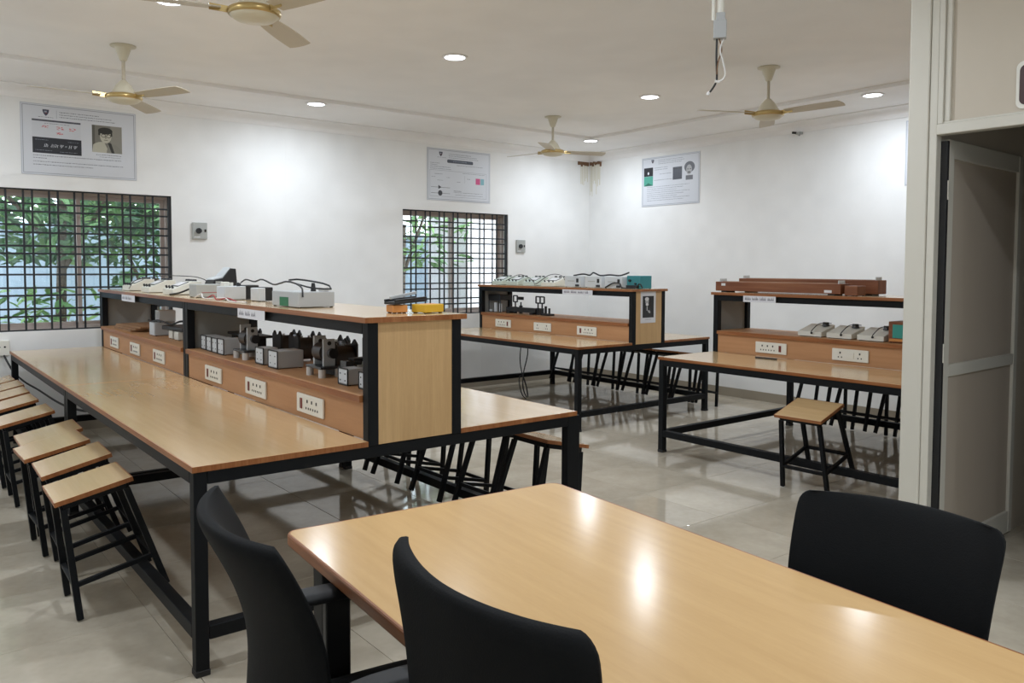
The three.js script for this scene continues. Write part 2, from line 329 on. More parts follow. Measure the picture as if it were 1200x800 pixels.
// hanging conduit with loose projector wires
{
  const t = thing('projector_drop', 'white conduit hanging from the ceiling with loose bare wires', 'conduit', [2.76, HC, -2.115], -52 * R);
  mesh('conduit', [rod([0, 0, 0], [0, -0.56, 0], 0.0135), rod([-0.03, 0, 0.004], [-0.03, -0.53, 0.004], 0.007)], M.plate, t);
  mesh('ceiling_flange', lathe([[0, 0], [0.05, 0], [0.05, -0.006], [0.018, -0.02], [0, -0.02]]), M.plate, t);
  mesh('junction_box', [rb(-0.029, 0.024, -0.605, -0.53, -0.02, 0.02, 0.004), rb(-0.018, 0.018, -0.55, -0.5, -0.016, 0.016, 0.003)], M.silver, t);
  mesh('black_wire', tube([[-0.014, -0.60, 0], [-0.015, -0.68, 0.004], [-0.012, -0.76, 0], [-0.017, -0.785, 0], [-0.032, -0.81, 0], [-0.045, -0.826, 0]], 0.0042), M.cable, t);
  mesh('white_wire', tube([[0.014, -0.60, 0], [0.0, -0.65, 0.006], [0.012, -0.70, 0.004], [0.021, -0.745, 0], [0.012, -0.77, 0], [-0.010, -0.78, 0]], 0.0036), M.whitecable, t);
  mesh('brown_wire', tube([[-0.006, -0.60, 0.004], [0.006, -0.65, 0.002], [-0.008, -0.70, 0.006], [-0.013, -0.75, 0.004]], 0.003), M.brownstain, t);
  mesh('wire_tip', rod([-0.041, -0.82, 0], [-0.049, -0.832, 0], 0.007), M.whitecable, t);
  mesh('wire_joint', rod([-0.02, -0.777, 0], [0.0, -0.781, 0], 0.0065), M.whitecable, t);
}

// ---------------------------------------------------------------- prints
const greek = (g, x, y, w, h, col = '#777b84') => { g.fillStyle = col; let p = x; while (p < x + w) { const s = rr(4, 22); g.fillRect(p, y + rr(-0.6, 0.6), Math.min(s, x + w - p), h * rr(0.7, 1)); p += s + rr(3, 6); } };
function crest(g, x, y, s) { g.fillStyle = '#3d4152'; g.beginPath(); g.moveTo(x - s, y - s); g.lineTo(x + s, y - s); g.quadraticCurveTo(x + s, y + s * 0.4, x, y + s * 1.2); g.quadraticCurveTo(x - s, y + s * 0.4, x - s, y - s); g.fill(); g.fillStyle = '#9aa0ac'; g.fillRect(x - s * 0.5, y - s * 0.5, s * 0.8, s * 0.5); g.fillStyle = '#6b2f35'; g.fillRect(x - s * 0.2, y, s * 0.6, s * 0.4); }
function sheet(g, w, h) { g.fillStyle = '#d5d8de'; g.fillRect(0, 0, w, h); g.strokeStyle = '#8f949c'; g.lineWidth = 5; g.strokeRect(18, 18, w - 36, h - 36); g.strokeStyle = '#b9bdc5'; g.lineWidth = 8; g.strokeRect(2, 2, w - 4, h - 4); }
const posterA = canvasTex(1024, 680, (g, w, h) => {
  sheet(g, w, h); crest(g, 215, 78, 28); greek(g, 150, 122, 130, 5); g.fillStyle = '#9a9ea8'; g.fillRect(305, 50, 3, 80);
  greek(g, 330, 62, 350, 7); greek(g, 330, 86, 470, 7); greek(g, 330, 110, 500, 7);
  g.fillStyle = '#4a4d57'; g.fillRect(95, 148, 420, 17); g.fillStyle = '#cfd2d8'; g.fillRect(95, 168, 420, 145);
  g.fillStyle = '#c8555a'; for (const [x, y] of [[205, 215], [330, 220], [440, 222], [330, 270]]) { for (let k = 0; k < 14; k++) g.fillRect(x - 30 + rr(0, 56), y - 14 + rr(0, 26), rr(5, 16), rr(3, 5)); }
  greek(g, 200, 180, 220, 5);
  g.fillStyle = '#23262e'; g.fillRect(97, 318, 422, 152); greek(g, 120, 340, 110, 5, '#8d929c'); greek(g, 400, 345, 100, 5, '#8d929c'); greek(g, 120, 440, 140, 5, '#8d929c'); greek(g, 330, 446, 150, 5, '#8d929c');
  g.fillStyle = '#d6d9de'; g.font = 'italic 40px serif'; g.fillText('iħ  ∂/∂t Ψ = H Ψ', 190, 408);
  // black-and-white portrait of a man with glasses
  const X = 615, Y = 150, W = 275, Hh = 270; g.fillStyle = '#77756c'; g.fillRect(X, Y, W, Hh); g.fillStyle = '#59574f'; g.fillRect(X, Y, 26, Hh); g.fillStyle = '#8d8a80'; g.fillRect(X + 170, Y, 105, Hh);
  g.save(); g.beginPath(); g.rect(X, Y, W, Hh); g.clip();
  g.fillStyle = '#b9b6a6'; g.beginPath(); g.moveTo(X, Y + Hh); g.lineTo(X + 10, Y + 195); g.quadraticCurveTo(X + 60, Y + 155, X + 110, Y + 165); g.lineTo(X + 160, Y + Hh); g.fill();
  g.fillStyle = '#86847a'; g.beginPath(); g.moveTo(X + 150, Y + 170); g.quadraticCurveTo(X + 240, Y + 175, X + 275, Y + 250); g.lineTo(X + 275, Y + Hh); g.lineTo(X + 130, Y + Hh); g.fill();
  g.fillStyle = '#33322d'; g.beginPath(); g.moveTo(X + 142, Y + 165); g.lineTo(X + 175, Y + 172); g.lineTo(X + 205, Y + Hh); g.lineTo(X + 178, Y + Hh); g.fill();
  g.fillStyle = '#bdb9a9'; g.beginPath(); g.ellipse(X + 125, Y + 108, 52, 66, 0, 0, 7); g.fill();
  g.fillStyle = '#26251f'; g.beginPath(); g.ellipse(X + 122, Y + 52, 66, 34, 0, 0, 7); g.fill(); g.fillRect(X + 58, Y + 50, 18, 48); g.fillRect(X + 170, Y + 50, 16, 52);
  g.strokeStyle = '#2f2d28'; g.lineWidth = 5; g.beginPath(); g.ellipse(X + 105, Y + 100, 19, 15, 0, 0, 7); g.stroke(); g.beginPath(); g.ellipse(X + 152, Y + 102, 19, 15, 0, 0, 7); g.stroke();
  g.fillStyle = '#6d6a5e'; g.fillRect(X + 108, Y + 140, 36, 6); g.fillRect(X + 122, Y + 108, 8, 22); g.restore();
  greek(g, 650, 440, 230, 7); greek(g, 680, 462, 190, 5);
  greek(g, 100, 490, 780, 7); greek(g, 100, 515, 120, 7); greek(g, 100, 548, 800, 7); greek(g, 100, 578, 520, 7);
});
const posterB = canvasTex(1024, 680, (g, w, h) => {
  sheet(g, w, h); crest(g, 215, 70, 28); greek(g, 160, 112, 140, 5); greek(g, 340, 60, 360, 7); greek(g, 340, 84, 460, 7); greek(g, 340, 108, 480, 6);
  g.fillStyle = '#454b58'; g.beginPath(); g.roundRect?.(315, 134, 420, 44, 16); if (!g.roundRect) g.fillRect(315, 134, 420, 44); g.fill(); greek(g, 410, 152, 220, 6, '#a9b0ba');
  for (const [y, q] of [[190, 150], [212, 110], [236, 320], [262, 330]]) greek(g, 50, y, q, 7); greek(g, 470, 200, 430, 6);
  g.strokeStyle = '#8b8f97'; g.lineWidth = 3; g.strokeRect(45, 285, 915, 340); g.beginPath(); g.moveTo(600, 330); g.lineTo(600, 430); g.stroke();
  greek(g, 560, 300, 370, 6); greek(g, 120, 330, 120, 6); greek(g, 70, 370, 60, 5); greek(g, 300, 370, 60, 5); greek(g, 160, 412, 90, 6); greek(g, 470, 420, 60, 6); greek(g, 640, 370, 50, 8);
  g.fillStyle = '#c9447d'; g.fillRect(780, 355, 74, 82); g.fillStyle = '#7fb3bd'; g.fillRect(860, 355, 60, 82);
  g.fillStyle = '#33343a'; g.fillRect(60, 505, 300, 4); g.beginPath(); g.moveTo(175, 478); g.lineTo(225, 505); g.lineTo(175, 532); g.fill(); g.fillRect(60, 582, 300, 4); g.beginPath(); g.ellipse(205, 582, 34, 36, 0, 0, 7); g.fill();
  greek(g, 420, 540, 120, 9); greek(g, 420, 560, 480, 6); greek(g, 440, 592, 460, 6);
});
const posterC = canvasTex(1024, 680, (g, w, h) => {
  sheet(g, w, h); crest(g, 200, 58, 24); for (const [x, y, q] of [[300, 50, 440], [300, 74, 460], [300, 98, 420]]) greek(g, x, y, q, 6);
  g.fillStyle = '#1d1f25'; g.fillRect(40, 140, 168, 120); g.fillStyle = '#e8eaee'; g.beginPath(); g.ellipse(122, 218, 16, 20, 0, 0, 7); g.fill(); g.fillStyle = '#4fa38f'; g.fillRect(40, 262, 168, 132); g.fillStyle = '#2b6a5a'; g.beginPath(); g.moveTo(40, 394); g.lineTo(120, 350); g.lineTo(208, 392); g.fill();
  for (const [x, y, q] of [[230, 150, 250], [230, 176, 240], [330, 240, 210], [230, 320, 330]]) greek(g, x, y, q, 7);
  g.fillStyle = '#3a3d49'; g.fillRect(565, 170, 160, 170); g.fillStyle = '#2a2c35'; g.fillRect(575, 182, 140, 20);
  g.fillStyle = '#54555b'; g.beginPath(); g.ellipse(852, 190, 88, 74, 0, 0, 7); g.fill(); g.fillStyle = '#a9a9ab'; g.beginPath(); g.ellipse(845, 225, 48, 66, 0, 0, 7); g.fill(); g.fillStyle = '#34353a'; g.fillRect(815, 212, 22, 10); g.fillRect(857, 212, 22, 10); g.fillRect(822, 252, 48, 16); g.fillStyle = '#63646a'; g.fillRect(790, 300, 120, 60);
  for (let k = 0; k < 8; k++) greek(g, 100, 410 + k * 27, 760 - (k % 3) * 110, 6);
});
const posterD = canvasTex(512, 340, (g, w, h) => { sheet(g, w, h); for (let k = 0; k < 9; k++) greek(g, 60, 50 + k * 30, 380 - (k % 3) * 60, 5); });
function poster(name, label, tex, place) {
  const g = new THREE.BoxGeometry(0.91, 0.605, 0.003), side = M.paper;
  const m = new THREE.Mesh(g, [side, side, side, side, new THREE.MeshStandardMaterial({ map: tex, roughness: 0.45 }), side]);
  m.name = numbered(name); m.castShadow = m.receiveShadow = true; place(m); scene.add(m); return tag(m, label, 'poster', 'framed physics posters');
}
poster('wall_poster', 'poster with a blackboard picture and a portrait of a man above the left window', posterA, (m) => m.position.set(1.452, 2.545, ZA + 0.004));
poster('wall_poster', 'poster with a pink and blue square above the right window', posterB, (m) => m.position.set(5.497, 2.545, ZA + 0.004));
poster('wall_poster', 'poster with a green picture and grey head on the right wall', posterC, (m) => { m.position.set(XB - 0.004, 2.53, -6.57); m.rotation.y = -Math.PI / 2; });
poster('wall_poster', 'poster on the right wall mostly hidden by the partition post', posterD, (m) => { m.position.set(XB - 0.004, 2.545, -3.25); m.rotation.y = -Math.PI / 2; });

// ---------------------------------------------------------------- wall fittings
function regulator(x, y, label) {
  const t = thing('fan_regulator', label, 'regulator', [x, y, ZA], 0, 'fan regulator plates');
  mesh('plate', rb(-0.07, 0.07, -0.08, 0.08, 0, 0.022, 0.005, 2), M.greybox, t);
  mesh('knob', [rod([-0.012, 0, 0.02], [-0.012, 0, 0.045], 0.028, 0.024, 20), rb(-0.017, -0.007, -0.026, 0.026, 0.04, 0.05, 0.002)], M.dial, t);
  mesh('switch', rb(0.042, 0.058, -0.01, 0.016, 0.02, 0.028, 0.002), M.hole, t);
  for (const [a, b] of [[-0.056, 0.066], [0.056, -0.062], [0.056, 0.066], [-0.056, -0.066]]) mesh('screw', rod([a, b, 0.02], [a, b, 0.024], 0.005, 0.005, 10), M.steel, t);
  mesh('sticker', bx(-0.055, 0.0, -0.064, -0.056, 0.0215, 0.0228), M.paper, t);
}
regulator(2.463, 1.802, 'grey fan regulator with black knob right of the left window');
regulator(6.434, 1.728, 'grey fan regulator with black knob right of the right window');
{
  const t = thing('socket_box', 'cream wall socket box low on the back wall at the left picture edge', 'socket', [0.79, 0.768, ZA]);
  mesh('box', rb(-0.085, 0.085, -0.064, 0.064, 0, 0.04, 0.006, 2), M.plate, t);
  for (const x of [-0.045, 0.01, 0.05]) mesh('pin_hole', rod([x, 0.01, 0.039], [x, 0.01, 0.042], 0.008, 0.008, 10), M.hole, t);
  tag(mesh('power_cable', tube([[0.83, 0.715, ZA + 0.03], [0.85, 0.66, ZA + 0.06], [0.89, 0.57, ZA + 0.13], [0.95, 0.5, ZA + 0.3], [1.0, 0.47, -7.4], [1.05, 0.45, -6.6], [1.1, 0.5, -5.9], [1.12, 0.62, -5.5], [1.12, 0.7, -5.38]], 0.008), M.cable), 'black cable drooping from the wall socket under the left bench', 'cable');
  const h = thing('wall_hook', 'small dark bracket high on the right wall', 'bracket', [XB, 2.87, -4.81]);
  mesh('bracket', [rb(-0.05, 0, -0.012, 0.012, -0.03, 0.03, 0.003), rod([-0.05, 0, 0.01], [-0.07, -0.03, 0.03], 0.01)], M.greybox, h);
  mesh('stub', rod([-0.045, 0.004, -0.02], [-0.06, 0.01, -0.06], 0.012), M.hole, h);
}

// ---------------------------------------------------------------- lab benches
const BW = 1.832, BL = 2.43, BT = 0.76, HS = 1.261, T0 = 0.048;
const h0 = 0.689, h1 = 1.143;                     // hutch across the bench
const labelTex = [0, 1, 2, 3].map((k) => canvasTex(256, 40, (g, w, h) => { g.fillStyle = '#dcdde2'; g.fillRect(0, 0, w, h); g.strokeStyle = '#5b5a66'; g.lineWidth = 2.4; let x = 14; for (let q = 0; q < 14 + 2 * k; q++) { g.beginPath(); g.moveTo(x, 28); g.lineTo(x + rr(0, 4), rr(10, 16)); g.lineTo(x + rr(4, 7), 28); g.moveTo(x + 2, 22); g.lineTo(x + 7, 21); g.stroke(); x += q % 5 === 4 ? 20 : 10; } }));
const portraitTex = canvasTex(210, 297, (g) => {
  g.fillStyle = '#d9d9dc'; g.fillRect(0, 0, 210, 297); g.fillStyle = '#17171a'; g.fillRect(28, 42, 154, 205);
  g.fillStyle = '#b8b8b8'; g.beginPath(); g.ellipse(88, 92, 24, 31, 0, 0, 7); g.fill(); g.fillStyle = '#dedede'; g.beginPath(); g.ellipse(86, 70, 28, 18, 0, 0, 7); g.fill(); g.fillStyle = '#e6e6e6'; g.beginPath(); g.ellipse(90, 122, 20, 14, 0, 0, 7); g.fill();
  g.fillStyle = '#2b2b2f'; g.beginPath(); g.moveTo(40, 247); g.quadraticCurveTo(50, 140, 92, 138); g.quadraticCurveTo(150, 145, 165, 247); g.fill(); g.fillStyle = '#d0d0d0'; g.fillRect(84, 140, 10, 40); g.fillStyle = '#a9a9a9'; g.beginPath(); g.ellipse(118, 190, 20, 12, 0.6, 0, 7); g.fill();
  g.fillStyle = '#8a8a92'; for (let k = 0; k < 9; k++) g.fillRect(62 + k * 10, 262, 7, 4);
});
const frameTop = (x0, x1, z0, z1, y0, y1) => { const w = 0.004; return [bx(x0, x1, y0, y1, z0, z0 + w), bx(x0, x1, y0, y1, z1 - w, z1), bx(x0, x0 + w, y0, y1, z0 + w, z1 - w), bx(x1 - w, x1, y0, y1, z0 + w, z1 - w)]; };
function slab(name, x0, x1, z0, z1, y0, y1, mat, parent) {
  const s = mesh(name, rb(x0 + 0.004, x1 - 0.004, y0, y1, z0 + 0.004, z1 - 0.004, 0.001), mat, parent);
  mesh('edge_band', frameTop(x0, x1, z0, z1, y0 + 0.0005, y1 - 0.0007), M.band, s); return s;
}
// x runs across the bench from its open side, z from 0 (far end) to BL (near end)
function socketPlate(root, side, z, kind) {
  const x = side < 0 ? h0 + 0.006 : h1 - 0.006, s = side, W = 0.28, Hh = 0.088, y = 0.832;
  const p = mesh('socket_plate', [rb(Math.min(x, x + s * 0.012), Math.max(x, x + s * 0.012), y - Hh / 2, y + Hh / 2, z - W / 2, z + W / 2, 0.005, 2)], M.plate, root);
  const f = (za, zb, ya, yb, d = 0.0135) => bx(Math.min(x, x + s * d), Math.max(x, x + s * d), ya, yb, za, zb);
  const outlet = (zc) => [f(zc - 0.005, zc + 0.005, y + 0.008, y + 0.022), f(zc - 0.016, zc - 0.009, y - 0.022, y - 0.012), f(zc + 0.009, zc + 0.016, y - 0.022, y - 0.012)];
  if (kind === 3) {                                  // two outlets with a blank between them
    mesh('pin_holes', [outlet(z - 0.075), outlet(z + 0.075)], M.hole, p); mesh('switch', f(z - 0.03, z + 0.03, y - 0.022, y + 0.022, 0.016), M.plate, p); return;
  }
  const sg = kind === 2 ? -1 : 1;                    // switch at the far or the near end of the plate
  mesh('pin_holes', [0, 1, 2].map((k) => outlet(z + sg * (-0.02 + 0.048 * k))), M.hole, p);
  mesh('switch', f(z + sg * -0.085 - 0.01, z + sg * -0.085 + 0.01, y - 0.024, y + 0.024, 0.016), M.rocker, p);
}
function bench(label, x0, zNear, opts = {}) {
  const t = thing('lab_bench', label, 'lab bench', [x0, 0, zNear - BL], 0, 'workbenches with raised shelf units');
  const F = (name, ...a) => mesh(name, rb(...a, 0.004), M.frame, t);
  for (const [x, z] of [[0.006, 0.006], [0.006, BL - 0.006 - T0], [BW - 0.006 - T0, 0.006], [BW - 0.006 - T0, BL - 0.006 - T0]]) { const l = F('leg', x, x + T0 + (opts.wide && x > 1 && z > 1 ? 0.03 : 0), 0.012, 0.738, z, z + T0); mesh('foot_cap', rb(x - 0.002, x + T0 + 0.002 + (opts.wide && x > 1 && z > 1 ? 0.03 : 0), 0, 0.022, z - 0.002, z + T0 + 0.002, 0.003), M.rubber, l); }
  const e = 0.006, i = e + T0;
  F('apron', e, e + 0.04, 0.690, 0.738, i, BL - i); F('apron', BW - e - 0.04, BW - e, 0.690, 0.738, i, BL - i); F('apron', i, BW - i, 0.690, 0.738, e, e + 0.04); F('apron', i, BW - i, 0.690, 0.738, BL - e - 0.04, BL - e);
  F('foot_rail', e, e + T0, 0.127, 0.178, i, BL - i); F('foot_rail', BW - e - T0, BW - e, 0.127, 0.178, i, BL - i); F('foot_rail', i, BW - i, 0.127, 0.178, e, i); F('foot_rail', i, BW - i, 0.127, 0.178, BL - i, BL - e);
  slab('tabletop', 0, h0, 0, BL, 0.738, BT, M.top, t); slab('tabletop', h1, BW, 0, BL, 0.738, BT, M.top, t);
  // raised shelf unit
  for (const x of [h0, h1 - T0]) for (const z of [0, BL - T0]) F('post', x, x + T0, 0.738, 1.238, z, z + T0);
  F('beam', h0, h0 + 0.04, 1.19, 1.238, T0, BL - T0); F('beam', h1 - 0.04, h1, 1.19, 1.238, T0, BL - T0); F('beam', h0 + T0, h1 - T0, 1.19, 1.238, 0.022, 0.06); F('beam', h0 + T0, h1 - T0, 1.19, 1.238, BL - 0.06, BL - 0.022);
  slab('top_shelf', h0 - 0.02, h1 + 0.02, opts.joinFar ? 0 : -0.012, BL + (opts.joinNear ? 0 : 0.014), 1.238, HS, M.top, t);
  for (const [za, zb, inner] of [[0.004, 0.018, 1], [BL - 0.018, BL - 0.004, -1]]) {
    const p = mesh('end_panel', bx(h0 + T0, h1 - T0, 0.742, 1.2375, za, zb), M.panel, t);
    mesh('inner_lining', bx(h0 + T0, h1 - T0, 0.94, 1.19, inner > 0 ? zb : za - 0.003, inner > 0 ? zb + 0.003 : za), M.greyboard, p);
  }
  for (const s of [-1, 1]) mesh('socket_panel', s < 0 ? bx(h0 + 0.006, h0 + 0.022, BT, 0.912, T0, BL - T0) : bx(h1 - 0.022, h1 - 0.006, BT, 0.912, T0, BL - T0), M.face, t);
  slab('lower_shelf', h0 - 0.014, h1 + 0.014, T0 + 0.001, BL - T0 - 0.001, 0.912, 0.94, M.face, t);
  for (const [z, kind] of opts.sockets ?? []) socketPlate(t, -1, z, kind);
  if (opts.tagAt) { const [a, b, k] = opts.tagAt; const g = new THREE.BoxGeometry(b - a, 0.05, 0.0015); const m = new THREE.Mesh(g, [M.paper, M.paper, M.paper, M.paper, new THREE.MeshStandardMaterial({ map: labelTex[k], roughness: 0.7 }), M.paper]); m.name = 'paper_label'; m.rotation.y = -Math.PI / 2; m.position.set(h0 - 0.0225, 1.215, (a + b) / 2); m.userData.label = 'white handwritten paper label'; t.add(m); }
  if (opts.picture) { const m = new THREE.Mesh(new THREE.BoxGeometry(0.21, 0.297, 0.0012), [M.paper, M.paper, M.paper, M.paper, new THREE.MeshStandardMaterial({ map: portraitTex, roughness: 0.5 }), M.paper]); m.name = 'portrait_print'; m.position.set(0.905, 1.088, BL - 0.0028); m.userData.label = 'black-and-white portrait print on white paper'; t.add(m); }
  return t;
}
const X1 = 0.851, X2 = 4.848, Z1 = -2.879, Z1b = Z1 - BL, Z2 = -5.195, Z3 = -4.273 + BL;
const zl = (zw, zNear) => zw - (zNear - BL);
bench('long wooden lab bench nearest the camera, loaded with coils and grey boxes', X1, Z1, { sockets: [[zl(-3.43, Z1), 1], [zl(-4.10, Z1), 1], [zl(-4.77, Z1), 1]], tagAt: [zl(-4.29, Z1), zl(-3.91, Z1), 0], wide: true, joinFar: true });
bench('lab bench under the left window, behind the nearest bench', X1, Z1b - 0.004, { sockets: [[zl(-5.92, Z1b), 1], [zl(-6.58, Z1b), 1], [zl(-7.25, Z1b), 1]], tagAt: [zl(-6.87, Z1b), zl(-6.47, Z1b), 1], joinNear: true });
bench('lab bench in the far middle with a portrait taped to its end panel', X2, Z2, { sockets: [[zl(-7.17, Z2), 2], [zl(-6.49, Z2), 3], [zl(-5.81, Z2), 1]], tagAt: [zl(-6.15, Z2), zl(-5.71, Z2), 2], picture: true });
bench('lab bench on the right, cut by the partition post, carrying brown wooden boxes', X2, Z3, { sockets: [[zl(-3.71, Z3), 2], [zl(-3.05, Z3), 3]], tagAt: [zl(-3.96, Z3), zl(-3.66, Z3), 3] });

// ---------------------------------------------------------------- stools: inner legs are pushed over the bench foot rail, so the seats tip
const SA = 0.303, SB = 0.329, SH = 0.51;
function makeStool() {
  const t = new THREE.Group(); t.name = 'stool'; t.rotation.order = 'YXZ'; tag(t, '', 'stool', 'wooden-topped stools tipped against the bench rails');
  const ox = 0.1735, foot = [0.1735, 0.159], head = [SA / 2 - 0.03, SB / 2 - 0.03], yh = SH - 0.045;
  const s = mesh('seat', rb(ox - SA / 2 + 0.003, ox + SA / 2 - 0.003, SH - 0.02, SH, -SB / 2 + 0.003, SB / 2 - 0.003, 0.003), M.top, t);
  mesh('edge_band', frameTop(ox - SA / 2, ox + SA / 2, -SB / 2, SB / 2, SH - 0.02, SH - 0.001), M.band, s);
  const f = head; mesh('seat_frame', [bar([ox - f[0], SH - 0.033, -f[1]], [ox + f[0], SH - 0.033, -f[1]], 0.025), bar([ox - f[0], SH - 0.033, f[1]], [ox + f[0], SH - 0.033, f[1]], 0.025), bar([ox - f[0], SH - 0.033, -f[1]], [ox - f[0], SH - 0.033, f[1]], 0.025), bar([ox + f[0], SH - 0.033, -f[1]], [ox + f[0], SH - 0.033, f[1]], 0.025)], M.frame, t);
  const ry = 0.145, k = ry / yh, rx = foot[0] + (head[0] - foot[0]) * k, rz = foot[1] + (head[1] - foot[1]) * k;
  for (const a of [-1, 1]) for (const b of [-1, 1]) mesh('leg', bar([ox + a * foot[0], 0.002, b * foot[1]], [ox + a * head[0], yh, b * head[1]], 0.026), M.frame, t);
  for (const b of [-1, 1]) mesh('stretcher', bar([ox - rx, ry, b * rz], [ox + rx, ry, b * rz], 0.02), M.frame, t);
  for (const a of [-1, 1]) mesh('stretcher', bar([ox + a * rx, ry - 0.001, -rz], [ox + a * rx, ry - 0.001, rz], 0.02), M.frame, t);
  return t;
}
const stool0 = makeStool(); let first = true;
function stool(x, z, yaw, tilt, label) {
  const s = first ? stool0 : stool0.clone(); first = false; s.name = numbered('stool'); s.userData = { ...stool0.userData, label };
  s.position.set(x - 0.1735 * Math.cos(yaw), 0.004, z + 0.1735 * Math.sin(yaw)); s.rotation.set(0, yaw, tilt, 'YXZ'); scene.add(s); return s;
}
const ord = ['first', 'second', 'third', 'fourth', 'fifth', 'sixth', 'seventh', 'eighth', 'ninth'];
[[0.803, -3.815, -0.018, 0.217], [0.84, -4.315, -0.024, 0.239], [0.805, -4.741, 0.026, 0.215], [0.84, -5.095, -0.02, 0.21], [0.813, -5.787, 0, 0.219], [0.798, -6.319, 0.02, 0.221], [0.804, -6.74, 0, 0.22], [0.82, -7.15, 0.01, 0.22], [0.805, -7.505, 0, 0.22]]
  .forEach(([x, z, yw, t], k) => stool(x, z, yw, t, `tipped stool on the left side of the left benches, ${ord[k]} from the camera`));
[[2.74, -3.29, Math.PI, 0.22], [2.735, -3.64, Math.PI + 0.03, 0.22], [2.735, -4.1, Math.PI, 0.22], [2.74, -4.6, Math.PI, 0.22], [2.74, -5.03, Math.PI, 0.22]].forEach(([x, z, yw, t], k) => stool(x, z, yw, t, `tipped stool on the right side of the nearest bench, ${ord[k]} from the camera`));
stool(4.919, -2.912, 0.036, 0.275, 'tipped stool in full view in front of the right bench');
stool(5.28, -2.26, 0.12, 0, 'stool under the right bench mostly hidden behind the partition post');
[[-5.43], [-5.79], [-6.15], [-6.55], [-6.95], [-7.38]].forEach(([z], k) => stool(6.73, z, Math.PI + 0.03 * (k % 2), 0.22, `stool on the far side of the portrait bench, ${ord[k]} from its near end`));
[[-4.0], [-3.62], [-3.22], [-2.82], [-2.45]].forEach(([z], k) => stool(6.73, z, Math.PI - 0.04 * (k % 2), 0.22, `stool on the far side of the right bench, ${ord[k]} from its far end`));

// ---------------------------------------------------------------- apparatus
const S1 = HS, L1 = 0.94;
function box(name, label, category, [x, y, z], [w, h, d], mat, group, turn = 0) {
  const t = thing(name, label, category, [x, y, z], turn, group);
  mesh('case', rb(-w / 2, w / 2, 0.004, h, -d / 2, d / 2, 0.004, 2), mat, t);
  mesh('rubber_feet', [[-1, -1], [-1, 1], [1, -1], [1, 1]].map(([a, b]) => bx(a * (w / 2 - 0.012) - 0.006, a * (w / 2 - 0.012) + 0.006, 0, 0.006, b * (d / 2 - 0.012) - 0.006, b * (d / 2 - 0.012) + 0.006)), M.rubber, t);
  return t;
}
// desk meter with a sloped dial face looking to the open side (-x) of the bench
function meter(label, [x, y, z], mat, { w = 0.19, h = 0.095, d = 0.24, turn = 0 } = {}, group) {
  const t = thing('panel_meter', label, 'meter', [x, y, z], turn, group);
  const s = outline([[-w / 2, 0.004], [w / 2, 0.004], [w / 2, h], [w * 0.18, h], [-w / 2, h * 0.42]]);
  mesh('case', extrude(s, d, 0.004).translate(0, 0, -d / 2), mat, t);
  const a = Math.atan2(h * 0.58, w * 0.68), px = -w * 0.16, py = h * 0.71;
  const on = (g, off) => g.rotateZ(a).translate(px - Math.sin(a) * off, py + Math.cos(a) * off, 0);
  mesh('dial', on(rb(-w * 0.12, w * 0.30, -0.002, 0.003, -d * 0.36, d * 0.36, 0.002), 0), M.dial, t);
  mesh('scale', on(bx(-w * 0.06, w * 0.26, 0.003, 0.0036, -d * 0.3, d * 0.3), 0), M.paper, t);
  for (const [zz, xx] of [[-0.3, 0.3], [0.05, 0.26], [0.3, 0.32]]) mesh('knob', rod([w * xx, h - 0.002, zz * d], [w * xx, h + 0.014, zz * d], 0.018, 0.014, 12), M.dial, t);
  for (const zz of [-0.3, 0, 0.3]) mesh('terminal', on(rod([-w * 0.27, 0, zz * d], [-w * 0.27, 0.02, zz * d], 0.008, 0.007, 10), 0), M.dial, t);
  return t;
}
function lead(name, label, pts, mat = M.cable, r = 0.004) { return tag(mesh(name, tube(pts, r), mat), label, 'cable'); }

// --- nearest unit and the one behind: top shelf
const mg = 'cream desk meters on the far left shelf';
meter('cream sloped meter at the far end of the left top shelf', [1.70, S1, -7.12], M.creambox, {}, mg);
meter('cream sloped meter in the middle of the far left top shelf', [1.70, S1, -6.53], M.creambox, {}, mg);
meter('cream sloped meter nearest the shelf joint on the left top shelf', [1.71, S1, -5.95], M.creambox, { w: 0.2 }, mg);
box('adapter_box', 'small white box behind the cream meters by the left window', 'box', [1.80, S1, -7.35], [0.16, 0.075, 0.12], M.whitebox);
lead('meter_lead', 'thin dark lead looped over the cream meters', [[1.60, S1 + 0.02, -7.0], [1.62, S1 + 0.09, -6.85], [1.72, S1 + 0.125, -6.5], [1.76, S1 + 0.13, -6.1], [1.80, S1 + 0.12, -5.85], [1.84, S1 + 0.08, -5.75], [1.80, S1 + 0.02, -5.7], [1.68, S1 + 0.006, -5.6]], M.cable, 0.003);
